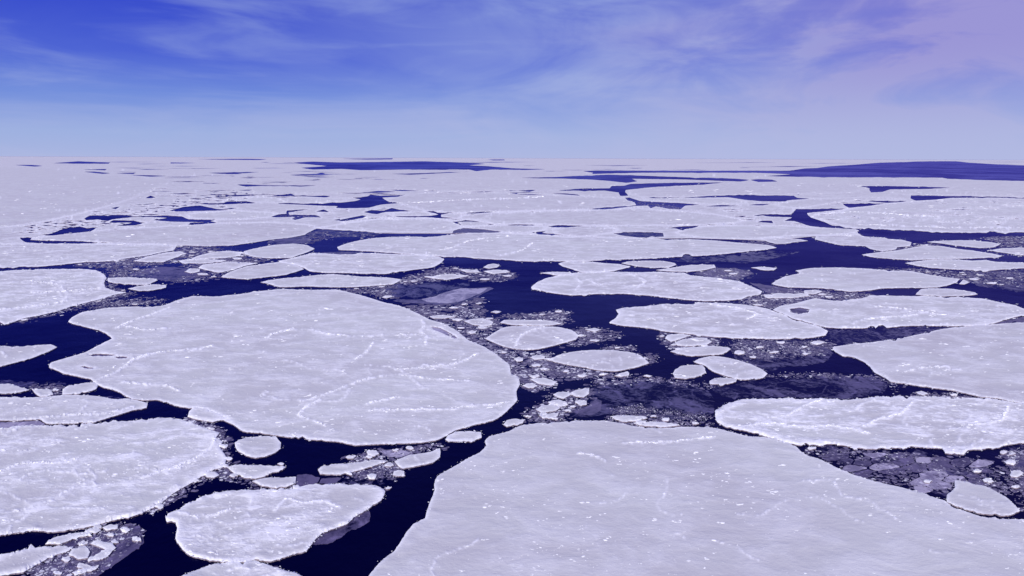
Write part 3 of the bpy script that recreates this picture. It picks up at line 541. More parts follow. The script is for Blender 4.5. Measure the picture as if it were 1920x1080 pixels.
D|0|dark new ice wedge between the wide lens floe and the right-edge floe|1540,614.5 1560,618 1615,618 1690,614 1790,614 1752,620 1702,631.5 1650,640 1590,646 1562,641 1552,630 1556,622
M|0|mauve new ice wedge at the right edge beyond the right-edge floe|1866,607.6 1890,600 1920,594 2100,593 2100,601 1920,604.4
D|0|dark wide sheet of new ice at the right edge under the paired floes|1806,509 1850,510 1925,505 2200,506 2200,545 1925,548 1860,540 1830,535 1822,520
D|0|dark sheet between the ridged floe with a snout and the pointed right floe|1250,487 1330,481 1440,470 1500,472 1470,480 1400,494 1350,490 1300,492
M|0|smoky sheet with crumbs under the bright crescent floe|1300,513 1345,503 1400,506 1412,512 1395,520 1370,525 1330,519
M|0|smoky sheet at the foot of the pointed right floe|1405,530 1445,536 1475,541 1500,546 1480,551 1440,549 1425,541
D|0|mottled new ice in the bay above the smooth blunt floe|1375,640 1440,640 1480,638 1530,640 1560,650 1562,662 1545,680 1510,686 1470,688 1440,698 1425,690 1400,680 1378,672 1372,656
D|0|dark new ice filling the corner left of the rough ridged floe|1330,722 1380,720 1440,712 1500,706 1560,704 1640,706 1665,722 1655,738 1590,748 1540,745 1470,744 1420,746 1365,745 1340,735
D|0|dark mottled new ice in the pool below the ship shaped floe|1108,728 1150,714 1200,711 1260,716 1310,722 1330,735 1340,752 1338,774 1300,787 1240,788 1220,783 1190,776 1140,776 1105,782 1070,783 1060,775 1080,765 1105,762 1110,748
M|0|smoky pan in the dark pool, right of the lower centre cluster|1102,762 1118,748 1128,752 1126,770 1108,779 1085,779 1075,771
D|0|dark new ice lens right of the small left pan, upper centre|720,552 722,542 740,533.6 800,528.4 880,530 880,536 860,541 830,549 812,555.6 745,557.4
M|0|grey pan with white rim off the shoulder of the enormous floe|737,564 745,561 780,562 812,559 822,552 837,546.6 865,540 887,540.6 918,538 926,541 905,550.6 892,560 867,570 840,571.4 792,569.4 755,567.4
L|0|pale thin floe on the grey pan off the shoulder of the enormous floe|815,556 837,547.4 865,540.6 887,541 914,540 903,549 885,557 862,566 838,569 800,566 790,561
S|.1|tiny white floe left of the grey pan|717,558 722,555 733,555 735,557.6 725,559.6
S|.3|white cake among crumbs below the open pool|870,603 885,599.6 905,597.6 925,604.6 922,611 905,613 885,609.6
S|.2|flat strip of ice above the oval floe with an arc ridge|938,606 945,601 985,600.6 1022,601.6 1056,606.6 1035,611 997,611.4 960,610
S|.1|small pan beside the oval floe with an arc ridge, left|877,624 885,620.6 893,622 891,626 882,627
S|.1|thin white strip along the shoulder of the enormous floe|805,594 830,591.4 856,594 835,598 812,598
S|.1|tiny cake above the white cake among crumbs|920,586 928,583.4 940,585 932,588
S|.1|small white sliver right of the oval floe with an arc ridge|1097,619 1115,616 1127,619 1115,623.4
S|.05|white floe alone in the upper left of the open pool|906,502 915,496.6 925,495 937,497 932,502 917,504.4
S|.2|white floe with a notched underside near the solitary one in the open pool|907,509.6 925,506.4 950,507 957,511 940,512.6 925,514.6
S|.3|white rubbly floe at the left shore of the open pool|805,521.6 825,515.6 850,514.4 880,517.6 862,521.6 837,525.6
S|.2|narrow white floe on the upper left shore of the open pool|862,505.6 895,507 900,511.4 875,511.6
F|.03|beige tinged smooth floe lodged in the lower right wedge of broken ice|1775,930 1790,917 1790,903 1815,905.4 1825,910.4 1845,912.6 1865,922 1890,937 1912,960 1890,969 1840,965 1810,957 1790,950.4 1775,943
D|0|dark new ice in the lower right corner beyond the narrow black gap|1882,843 1925,833 2100,838 2150,930 1925,922 1905,900 1888,870
S|.5|long rubble floe in the bottom left corner|-300,1052 0,1042 37,1035 82,1027 120,1025.6 138,1028 130,1036 107,1042 82,1054 67,1062 45,1075 25,1077.6 -20,1084 -300,1110
M|0|grey broken new ice sheet in the bottom left corner|60,1088 85,1058 112,1043 140,1030 175,1006 200,996 225,987 262,986 270,1018 247,1036 225,1052 190,1076 150,1100
M|0|grey slab above the long rubble floe in the bottom left corner|112,1022 137,1010 165,1008 185,1003 178,1010 160,1018 138,1024
S|.5|lumpy little floe right above the grey slab at bottom left|85,1022 100,1011 137,1002.4 168,999 172,1007 150,1009 130,1016 112,1023
S|.02|smooth half-moon cake in the bottom left corner|129,1042 137,1031 160,1025.6 169,1037 165,1049 147,1051.4
S|.3|bright crooked cake right of the half-moon one|168,1021 180,1016 210,1020 217,1030 200,1047 185,1052 165,1055 168,1047 185,1040 198,1032 185,1027
S|.3|white cake at the bottom of the lower left cluster|135,1076 162,1066 185,1062.6 180,1070 155,1078 140,1082
S|.2|small white cake at the top of the lower left cluster|192,991 207,985.6 222,986 220,994 200,997.4
S|.2|small white cake left of the topmost one in the lower left cluster|160,997 180,990.6 190,996 180,1002 162,1001.6
F|.3|snow floe outside the left side of the picture in the dark bend|-700,660 -420,640 -340,660 -380,700 -600,720
F|.3|snow floe outside the left side of the picture, lower left|-500,1120 -200,1125 60,1110 160,1120 240,1180 180,1300 -200,1400 -900,1400
'''
# pressure ridges that can be followed in the photograph: floe index by a word of its label, then the line
RIDGES = '''
enormous|565,755 600,745 635,732 670,717 700,710 730,705 767,706 805,712 840,714 880,716
enormous|742,695 780,692 842,687 875,676 895,665
enormous|500,636 512,627 547,620 580,619 617,629 667,631 720,631 780,629
enormous|692,772 755,770 830,770 905,762 955,757
enormous|217,617 250,602 287,590 320,577
enormous|180,715 217,700 237,687 250,675 280,665
enormous|232,612 275,620 332,615
enormous|212,720 262,722 312,725 337,735
enormous|700,645 692,655 685,664 665,676
enormous|685,760 730,750 750,747
enormous|600,752 575,765 560,780 585,790 610,800
enormous|255,675 300,662 345,658 400,650
enormous|790,600 797,612 788,622 800,632 797,650
blunt white nose|75,785 140,779 200,776 250,764
hummocky floe at the left|0,887 37,872 75,870 112,870 150,860
hummocky floe at the left|265,900 290,890 312,882 340,879
hummocky floe at the left|332,877 375,857 400,837 402,822
heart shaped|542,937 567,945 605,942 640,955
heart shaped|515,960 530,945 537,937
heart shaped|335,965 360,970 400,968 430,958
rough ridged|1440,785 1477,780 1510,762 1540,752
rough ridged|1610,807 1640,790 1690,777 1710,757
rough ridged|1815,800 1877,790 1890,765
rough ridged|1400,800 1450,795 1500,803 1560,800 1630,815
giant smooth|1160,833 1200,832 1260,830 1300,825 1340,821
giant smooth|1085,853 1110,855 1135,866
oval floe with an arc|968,652 970,640 978,630 1000,620 1020,615
wide lens|1600,608 1620,600 1660,596 1720,592
wide lens|1640,575 1690,580 1760,590
rough white floe|1330,572 1380,578 1420,590 1400,600
ridged floe with a snout|1075,520 1090,532 1080,545
ridged floe with a snout|1180,515 1210,528 1190,545
very long|800,475 850,465 880,452 920,447
very long|940,480 980,470 1000,455
left edge with many old|0,582 40,578 90,572 130,565
left edge with many old|60,550 110,548 150,545 190,542
left edge with many old|20,530 60,528 110,535 120,545
large floe at the right edge|1690,700 1740,690 1800,695
one thin white|750,381 800,379.5 850,376 900,374 960,372.5 1020,369
above the straight dark lead|1530,403 1600,398 1680,402 1760,408
above the straight dark lead|1600,421 1700,424 1800,428 1900,427
'''
# brash: crumbs of ice between the floes.  density (share of the sea covered), share of white, largest crumb in photo pixels
BRASH = '''
.75|.55|9|crumbs packed along the right shoulder of the enormous floe|752,573 790,572 840,574 880,565 905,560 900,575 915,590 935,600 945,612 920,620 905,634 925,645 950,657 985,662 1025,680 1020,700 1040,712 1030,728 1000,732 985,728 975,712 958,700 955,685 930,665 905,650 880,640 855,620 830,607 805,600 780,587
.8|.5|8|crumbs around the ship shaped floe|985,662 1010,660 1040,664 1030,672 1030,680 1060,686 1090,692 1125,698 1150,700 1165,698 1180,700 1175,708 1130,709 1080,709 1040,706 1015,698
.7|.5|6|crumbs right of the oval floe|1048,648 1080,640 1088,630 1072,619 1100,616 1140,620 1168,627 1150,634 1125,640 1080,646
.65|.6|5|crumb tail above the oval floe|945,592 1000,590 1030,585 1055,582 1064,586 1062,604 1040,609 1000,600 960,598
.7|.6|5|crumbs on the upper rim of the ship shaped floe|1135,652 1160,649 1185,652 1192,657 1170,659 1140,657
.75|.4|5|crumb patch off the ship shaped floe's tip|1200,667 1222,666 1230,672 1222,682 1212,680
.5|.4|6|slush line between the two channels|1100,722 1125,715 1170,711 1230,707 1262,712 1300,716 1345,722 1340,726 1280,722 1230,714 1180,716 1130,724
.6|.5|7|crumbs of the lower centre cluster|985,790 990,780 1000,768 1015,755 1030,742 1060,735 1110,728 1108,745 1090,765 1060,775 1055,788 1020,792
.5|.5|5|crumbs at the top of the giant floe|1180,777 1240,783 1290,790 1340,797 1300,803 1220,800 1150,794 1140,785
.35|.5|3|scattered crumbs in the mottled pool|1150,765 1200,762 1230,770 1320,778 1330,785 1230,783 1160,780
.75|.6|7|crumbs in the cluster under the rough blunt-snouted floe|1235,625 1290,630 1340,636 1350,648 1330,660 1270,660 1255,650
.6|.45|6|slush left of the rubble edge, left bay|395,790 412,800 420,818 430,835 425,850 432,865 425,880 410,885 405,860 402,830 395,815
.85|.7|8|white rubble shore of the hummocky left floe|345,785 385,790 420,812 418,835 405,850 395,830 380,812
.8|.6|7|rubble on the hummocky left floe's lower shore|425,880 405,893 375,907 340,930 310,948 285,962 270,962 300,940 340,912 380,890
.55|.5|6|slush between the arrow shaped and smooth floes|420,880 440,890 478,902 470,910 450,905 430,900 415,900 408,888
.7|.5|7|crumbs between the mauve plates and the bright wedge|665,866 690,862 740,860 770,853 800,845 830,838 825,832 790,838 750,843 700,846 650,860
.65|.4|6|crumbs over the mauve plates|700,872 735,865 760,880 740,900 700,897 650,895 655,885
.5|.6|5|crumbs on the upper shore of the heart shaped floe|470,915 520,918 580,911 650,908 720,915 725,920 650,912 580,914 500,924
.8|.45|8|broken bits of the lower left cluster|45,1078 70,1060 110,1042 140,1022 165,1005 180,990 235,983 268,990 262,1015 240,1030 210,1055 175,1080 120,1090
.7|.6|7|crumbs at the bottom edge|395,1063 430,1058 480,1056 500,1062 520,1072 470,1062 430,1068 400,1075
.6|.5|5|slush in the left channel|195,530 215,535 235,545 250,552 215,560 195,556 200,545
.6|.45|5|crumbs along the near bank of the left channel|205,505 235,500 260,505 300,505 280,515 230,520 205,518
.45|.5|6|crumbs round the dark mauve pan|335,500 380,498 420,500 430,508 405,522 360,528 300,528 360,515 395,505
.7|.5|6|slush along the slanting left channel|140,496 180,488 220,483 260,478 300,470 340,462 370,462 400,463 420,470 380,478 330,490 290,497 240,500 190,502
.7|.5|6|crumbs above the smooth wedge floe|330,492 380,485 430,476 460,474 500,488 440,502 400,500 360,498
.22|.45|5|slush over the pool left of centre|560,440 590,434 640,436 700,438 690,445 640,444 600,452 580,458 560,452
.75|.55|6|crumbs at the upper left of the open pool|735,528 760,520 800,510 830,500 860,502 900,508 950,508 970,517 950,525 900,528 860,520 830,524 790,530 760,534
.7|.5|6|slush behind the enormous floe's shoulder|600,543 650,542 700,537 740,534 730,545 745,556 720,560 690,552 650,546
.55|.5|5|crumbs under the bright crescent floe|1300,512 1345,503 1390,506 1410,514 1380,524 1340,518
.6|.5|5|slush off the right tip of the snouted floe|1400,556 1430,552 1480,556 1520,560 1540,566 1500,572 1450,578 1420,573 1390,568
.6|.5|5|crumbs under the pointed right floe|1450,542 1500,545 1560,548 1620,550 1640,556 1600,560 1540,562 1490,558 1445,553
.6|.45|5|slush below the overlapping pair at right|1640,504 1700,503 1770,508 1800,513 1825,520 1840,530 1800,524 1750,516 1700,509
.4|.4|5|slush by the right edge|1800,508 1860,506 1920,512 2050,515 2050,530 1920,535 1850,535 1815,525
.65|.45|5|slush over the overlapping pair at right|1650,471 1690,465 1720,458 1745,456 1760,463 1720,466 1690,470 1660,476
.6|.5|4|slush by the lens at right|1840,446 1880,444 1920,444 2050,446 2050,462 1920,462 1870,462 1880,456
.5|.4|6|slush in the corner by the right-edge floe|1375,640 1420,638 1500,642 1550,636 1560,650 1540,664 1490,668 1430,676 1400,668 1375,660
.35|.35|5|slush thread across the dark corner|1440,702 1500,699 1560,702 1640,705 1690,722 1660,738 1690,728 1640,709 1560,707 1500,705 1440,708
.7|.6|6|crumbs in the dark tail between two right-hand floes|1700,742 1740,738 1790,740 1840,746 1800,749 1720,746
.24|.05|7|slush in the lower right wedge|1500,842 1560,840 1640,846 1770,852 1840,862 1880,885 1890,905 1870,920 1845,912 1800,903 1780,925 1730,925 1660,908 1590,885 1540,862
.6|.4|7|crumbs round the beige tinged floe|1770,925 1790,900 1850,905 1900,935 1920,960 1915,945 1890,915 1860,902 1800,895
.6|.4|6|crumbs in the lower right corner|1880,850 1925,840 1990,850 1990,960 1925,950 1900,910
.6|.5|6|slush at the left edge under the pointed floe|40,722 80,724 120,722 120,735 100,745 88,742 85,734 60,732
.55|.6|5|snow crumbs on the left-edge floe's near shore|120,574 160,562 200,552 240,548 235,552 190,568 150,574 110,586 60,598 20,608 60,594
.5|.5|4|crumb shore left of the pool|150,580 190,572 240,562 300,560 310,566 250,572 200,576
.2|.6|4|slush near the bend of the far right channel|1200,378 1240,382 1290,392 1270,396 1230,390 1200,386
.15|.6|4|crumbs in the far jagged lead|520,400 560,394 600,400 620,404 580,412 540,412
.6|.45|5|crumbs between the far right floes|1380,455 1420,452 1450,458 1440,462 1400,459
'''

# ------------------------------------------------------------------ outlines
def pts_of(s):
    return [tuple(float(v) for v in q.split(',')) for q in s.split()]


def roughen(poly, amp=0.10, closed=True, rnd=random, soft=.22):
    """Catmull-Rom through the traced corners, then fractal breaking of the line, true to perspective"""
    n = len(poly)
    out = []
    rng = range(n) if closed else range(n - 1)
    for i in rng:
        if closed:
            p0, p1, p2, p3 = poly[i - 1], poly[i], poly[(i + 1) % n], poly[(i + 2) % n]
        else:
            p0, p1, p2, p3 = poly[max(0, i - 1)], poly[i], poly[i + 1], poly[min(n - 1, i + 2)]
        out.append(p1)
        L = math.hypot(p2[0] - p1[0], p2[1] - p1[1])
        if L > 9:
            k = min(4, int(L / 7))
            for j in range(1, k + 1):
                t = j / (k + 1)
                q = []
                for a in (0, 1):
                    m1 = (p2[a] - p0[a]) * soft
                    m2 = (p3[a] - p1[a]) * soft
                    lim = L * 0.8
                    m1 = max(-lim, min(lim, m1)); m2 = max(-lim, min(lim, m2))
                    q.append((2*t**3-3*t*t+1)*p1[a] + (t**3-2*t*t+t)*m1 + (-2*t**3+3*t*t)*p2[a] + (t**3-t*t)*m2)
                out.append(tuple(q))
    if not closed:
        out.append(poly[-1])
    # fractal midpoint displacement down to about 2.5 px
    for _ in range(6):
        res = []
        m = len(out)
        ch = False
        for i in range(m if closed else m - 1):
            a, b = out[i], out[(i + 1) % m]
            res.append(a)
            L = math.hypot(b[0] - a[0], b[1] - a[1])
            inside = -60 < a[0] < 1980 and a[1] < 1120
            if L > (3.0 if inside else 30):
                mx, my = (a[0] + b[0]) / 2, (a[1] + b[1]) / 2
                k = max(0.012, min(0.6, (my - float(horizon(mx))) / FOC * 1.15))
                d = rnd.gauss(0, 1) * amp * L * (0.22 if L < 6 else 0.8 if L < 12 else 1.7 if L < 45 else 1.0)
                nx, ny = -(b[1] - a[1]) / L, (b[0] - a[0]) / L
                res.append((mx + nx * d * 0.9, my + ny * d * min(1.0, k * 1.6)))
                ch = True
        if not closed:
            res.append(out[-1])
        out = res
        if not ch:
            break
    return out


rows = []
for ln in MAP.strip().splitlines():
    kind, rough, label, pp = ln.split('|')
    rows.append(dict(kind=kind, rough=float(rough), label=label, raw=pts_of(pp)))
# loose plates of new ice in the lower right wedge: cells of a shaken grid
WEDGE = pts_of('1512,842 1560,841 1627,847 1700,845 1765,848 1800,858 1840,865 1868,880 1880,900 1866,916 1845,909 1800,898 1784,906 1770,928 1727,920 1665,906 1632,898 1595,885 1550,864')


def inside(poly, x, y):
    x = np.asarray(x, float); y = np.asarray(y, float)
    P = np.asarray(poly, float)
    r = np.zeros(x.shape, bool)
    x1, y1 = P[:, 0], P[:, 1]
    x2, y2 = np.roll(x1, -1), np.roll(y1, -1)
    for a, b, c, d in zip(x1, y1, x2, y2):
        if b == d:
            continue
        hit = ((b > y) != (d > y)) & (x < (c - a) * (y - b) / (d - b) + a)
        r ^= hit
    return r


def voronoi_plates(zone, sx, sy, shrink):
    xs = [p[0] for p in zone]; ys = [p[1] for p in zone]
    seeds = []
    y = min(ys) - sy * 2
    j = 0
    while y < max(ys) + sy * 2:
        x = min(xs) - sx * 2 + (j % 2) * sx / 2
        while x < max(xs) + sx * 2:
            seeds.append((x + random.uniform(-.42, .42) * sx, y + random.uniform(-.42, .42) * sy))
            x += sx
        y += sy; j += 1
    res = []
    for s in seeds:
        if not bool(inside(zone, s[0], s[1])):
            continue
        cell = [(s[0] - 3*sx, s[1] - 3*sy), (s[0] + 3*sx, s[1] - 3*sy), (s[0] + 3*sx, s[1] + 3*sy), (s[0] - 3*sx, s[1] + 3*sy)]
        for q in seeds:
            if q is s or abs(q[0]-s[0]) > 3*sx or abs(q[1]-s[1]) > 3*sy:
                continue
            # half plane nearer to s, measured on the ground (y stretched)
            kx, ky = 1.0, (sx / sy) ** 2
            nx, ny = (q[0]-s[0]) * kx, (q[1]-s[1]) * ky
            mx, my = (q[0]+s[0]) / 2, (q[1]+s[1]) / 2
            new = []
            for i in range(len(cell)):
                a, b = cell[i], cell[(i+1) % len(cell)]
                da = (a[0]-mx)*nx + (a[1]-my)*ny
                db = (b[0]-mx)*nx + (b[1]-my)*ny
                if da <= 0:
                    new.append(a)
                if (da < 0 < db) or (db < 0 < da):
                    t = da / (da - db)
                    new.append((a[0]+(b[0]-a[0])*t, a[1]+(b[1]-a[1])*t))
            cell = new
            if len(cell) < 3:
                break
        if len(cell) >= 3:
            cx = sum(p[0] for p in cell)/len(cell); cy = sum(p[1] for p in cell)/len(cell)
            k = shrink * random.uniform(0.86, 1.06)
            res.append([(cx+(p[0]-cx)*k, cy+(p[1]-cy)*k) for p in cell])
    return res


insert_at = next(i for i, r in enumerate(rows) if r['label'].startswith('beige'))
plates = []
for c in voronoi_plates(WEDGE, 38, 13, 0.95):
    if random.random() < 0.10:
        continue
    plates.append(dict(kind=random.choice('MLMLMD'), rough=0, label='plate', raw=c, plate=True))
rows[insert_at:insert_at] = plates
# small slit leads in the rubbly distant pack
slits = []
def slit(cx, cy, L, t):
    n = 5
    up = [(cx - L/2 + L*i/n, cy + random.uniform(-.5, 0.1)*t*(1-abs(2*i/n-1)) - 0.02) for i in range(n+1)]
    dn = [(cx - L/2 + L*i/n, cy + random.uniform(.1, .9)*t*(1-abs(2*i/n-1)) + 0.05) for i in range(n, -1, -1)]
    slits.append(dict(kind='O', rough=0, label='', raw=up+dn))
for _ in range(170):
    t = random.random()
    cx = 60 + 440 * t + random.gauss(0, 26)
    cy = 437 - 82 * t + random.gauss(0, 9) * (1 - .5*t)
    slit(cx, cy, random.uniform(6, 28), random.uniform(1.1, 3.0))
for _ in range(110):
    slit(random.uniform(300, 1000), random.uniform(326, 374), random.uniform(12, 75), random.uniform(.7, 1.9))
for _ in range(80):
    slit(random.uniform(-100, 2000), random.uniform(303, 336), random.uniform(15, 120), random.uniform(.5, 1.2))
for _ in range(70):
    slit(random.uniform(600, 1100), random.uniform(384, 412), random.uniform(8, 30), random.uniform(.6, 1.4))
for _ in range(90):
    slit(random.uniform(1150, 1920), random.uniform(376, 424), random.uniform(10, 40), random.uniform(.6, 1.5))
for _ in range(40):
    slit(random.uniform(40, 330), random.uniform(398, 440), random.uniform(8, 30), random.uniform(.8, 2))
firstF = next(i for i, r in enumerate(rows) if r['label'].startswith('long flat floe running'))
keepers = [i for i, r in enumerate(rows) if r['kind'] == 'F' and i < firstF]
smooth = [r['raw'] for r in rows[:firstF] if r['kind'] == 'F' and r['rough'] <= .22]
slits = [s for s in slits if not any(bool(inside(q, *s['raw'][2])) for q in smooth)]
rows[firstF:firstF] = slits

# single chunks big enough to tell apart, riding in the crumbs
NCH = 0
chunk_zones = []
for zi, ln in enumerate(BRASH.strip().splitlines()):
    dens, wh, big, zlabel, pp = ln.split('|')
    zone = pts_of(pp)
    zx = [p[0] for p in zone]; zy = [p[1] for p in zone]
    area_z = 0.5 * abs(sum(zone[k-1][0]*zone[k][1] - zone[k][0]*zone[k-1][1] for k in range(len(zone))))
    if max(zy) < 470 or 'slush line' in zlabel or 'mottled pool' in zlabel or 'slush thread' in zlabel:
        continue
    want = max(1, min(9, int(area_z / 620))) if 'wedge' not in zlabel else 3
    placed = []
    for _ in range(want * 40):
        if len(placed) >= want:
            break
        x, y = random.uniform(min(zx), max(zx)), random.uniform(min(zy), max(zy))
        if not (0 < x < 1910 and bool(inside(zone, x, y))):
            continue
        if any(bool(inside(r['raw'], x, y)) for r in rows if r['kind'] in 'FS'):
            continue
        w = random.uniform(4.5, 6.5) + 8 * random.random() ** 3 + (y - 500) / 180
        ky = max(.22, min(.6, (y - float(horizon(x))) / FOC * 1.25))
        if any(abs(q[0]-x) < (w + q[2]) * 1.0 and abs(q[1]-y) < (w + q[2]) * ky * 1.2 for q in placed):
            continue
        nn = random.choice((5, 6, 6, 7, 8))
        ph0 = random.uniform(0, 6.28); st = random.uniform(.55, 1); an = random.uniform(-.5, .5)
        pl = []
        for k in range(nn):
            t = 6.283 * (k + random.uniform(-.28, .28)) / nn
            rr_ = w * random.uniform(.78, 1.15)
            a_, b_ = rr_ * math.cos(t), rr_ * math.sin(t) * st
            pl.append((x + a_*math.cos(an) - b_*math.sin(an), y + (a_*math.sin(an) + b_*math.cos(an)) * ky))
        placed.append((x, y, w))
        rows.append(dict(kind='S', rough=random.choice((.05, .3, .5)), label='chunk', raw=pl, chunk=(len(chunk_zones), x)))
    chunk_zones.append(zlabel)

verts2 = []
edges2 = []
for r in rows:
    amp = {'P': .05, 'O': .19, 'D': .26, 'M': .18, 'L': .18}.get(r['kind'], .105)
    if r['kind'] in 'FS':
        amp = .105 + .06 * r['rough'] + (.05 if r['kind'] == 'S' else 0)
    if r.get('plate'):
        amp = .12
    pl = roughen(r['raw'], amp, soft=.04 if r['kind'] == 'S' else .13) if r['kind'] != 'P' else r['raw']
    pl = [(x, max(y, float(horizon(x)) + (0.6 if r['kind'] == 'P' else 1.0))) for x, y in pl]
    if r['kind'] == 'P':                     # the pack runs on to the horizon
        pl = []
        raw = r['raw']
        low = raw[1:-1]
        hi = [(x, float(horizon(x)) + 0.6) for x in range(2900, -901, -50)]
        pl = low + hi
    r['poly'] = pl
    n0 = len(verts2)
    verts2 += pl
    n = len(pl)
    edges2 += [(n0 + i, n0 + (i + 1) % n) for i in range(n)]
NB = len(verts2)
# points inside, denser than the render can show relief, thinner far off to the sides
def fill(x0, x1, y0, y1, sx, sy):
    y = y0; j = 0
    while y < y1:
        x = x0 + (j % 2) * sx / 2
        while x < x1:
            verts2.append((x + random.uniform(-.3, .3)*sx, y + random.uniform(-.3, .3)*sy))
            x += sx
        y += sy; j += 1
fill(-30, 1950, 304, 340, 10, 2.5)
fill(-30, 1950, 340, 420, 6, 2.2)
fill(-30, 1950, 420, 560, 4.2, 2.4)
fill(-30, 1950, 560, 780, 3.9, 3.0)
fill(-30, 1950, 780, 1100, 4.0, 3.6)
fill(-700, -30, 330, 1400, 30, 16)
fill(1950, 2600, 330, 1400, 30, 16)
fill(-30, 1950, 1100, 1400, 24, 20)
fill(-900, 2900, 297, 306, 60, 1.5)
verts2 = [(x, max(y, float(horizon(x)) + 0.55)) for x, y in verts2]

V, _, T, ov, _, _ = delaunay_2d_cdt([Vector(v) for v in verts2], edges2, [], 0, 1e-3)
V = np.array([tuple(v) for v in V])
T = np.array([t for t in T if len(t) == 3], dtype=np.int64)[:, ::-1].copy()   # y runs down in the photo and up on the sea
C = V[T].mean(axis=1)
lab = np.full(len(T), -1)
for i, r in enumerate(rows):
    P = np.asarray(r['poly'])
    sel = np.nonzero((C[:, 0] > P[:, 0].min()) & (C[:, 0] < P[:, 0].max()) & (C[:, 1] > P[:, 1].min()) & (C[:, 1] < P[:, 1].max()))[0]
    if len(sel):
        hit = inside(P, C[sel, 0], C[sel, 1])
        lab[sel[hit]] = -1 if r['kind'] == 'O' else i
kinds = np.array([r['kind'] for r in rows] + ['O'])
lk = kinds[lab]                                  # kind per triangle
thick = np.isin(lk, ['P', 'F', 'S'])
thin = np.isin(lk, ['D', 'M', 'L'])
nv = len(V)
on_thick = np.zeros(nv, bool); on_thick[T[thick].ravel()] = True
on_thin = np.zeros(nv, bool); on_thin[T[thin].ravel()] = True
on_water = np.zeros(nv, bool); on_water[T[lk == 'O'].ravel()] = True
shore = on_thick & (on_thin | on_water)
# seams between two neighbouring floes
vmin = np.full(nv, 10**6); vmax = np.full(nv, -1)
for k in range(3):
    np.minimum.at(vmin, T[thick][:, k], lab[thick]); np.maximum.at(vmax, T[thick][:, k], lab[thick])
seam = on_thick & (vmin != vmax) & ~shore
GX, GY = ground(V[:, 0], V[:, 1])
# distance to the shore in photo pixels, measured on the ground
edge_idx = np.nonzero(shore | seam)[0]
kd = kdtree.KDTree(len(edge_idx))
# local map in which a circle is a circle on the ice: x px and depth turned into px of the same scale
def iso(x, y):
    d = np.maximum(1.0, y - horizon(x))
    return x, FOC * np.log(d)                    # d(FOC ln d) = FOC/d dy : depth in the same pixels as x
def iso_pt(x, y):
    return x, FOC * math.log(max(1.0, y - float(horizon(x))))
ix, iy = iso(V[:, 0], V[:, 1])
for a, j in enumerate(edge_idx):
    kd.insert((ix[j], iy[j], 0), a)
kd.balance()
# ridge crests: the traced ones, and fainter ones wandering over every floe
ridge_pts = []
RID_LINES = []
for ln in RIDGES.strip().splitlines():
    word, pp = ln.split('|')
    line = roughen(pts_of(pp), .16, closed=False)
    RID_LINES.append((word, line))
    for (x, y) in line:
        ridge_pts.append((x, y, 1.0))
for r in rows:
    if r['kind'] not in 'FP' or r['label'].startswith('snow floe outside'):
        continue
    P_ = np.asarray(r['raw'])
    x0, x1 = max(-20, P_[:, 0].min()), min(1940, P_[:, 0].max())
    y0, y1 = max(306, P_[:, 1].min()), min(1090, P_[:, 1].max())
    if x1 <= x0 or y1 <= y0:
        continue
    ax0, ay0 = iso_pt(x0, y0); ax1, ay1 = iso_pt(x1, y1)
    scl = math.sqrt(max(1.0, (x1-x0) * (y1-y0)))
    n_r = int(3 + scl / 20 * (.35 + 2.2 * r['rough'] ** 1.3)) if r['kind'] == 'F' else 130
    for _ in range(n_r):
        x, y = random.uniform(x0, x1), random.uniform(y0, y1)
        th = random.uniform(0, 6.28); wt = random.uniform(.35, 1.0) * (.62 + .6 * r['rough'])
        u, v_ = iso_pt(x, y)
        for k in range(int(random.uniform(8, 18 + scl / 8))):
            u += 3.5 * math.cos(th); v_ += 3.5 * math.sin(th)
            th += random.gauss(0, .20)
            xx = u; yy = float(horizon(xx)) + math.exp(v_ / FOC)
            if not bool(inside(r['raw'], xx, yy)):
                break
            ridge_pts.append((xx, yy, wt * (0.4 + 0.6 * random.random())))
rkd = kdtree.KDTree(len(ridge_pts))
for k, (x, y, w) in enumerate(ridge_pts):
    u, v_ = iso_pt(x, y)
    rkd.insert((u, v_, 0), k)
rkd.balance()
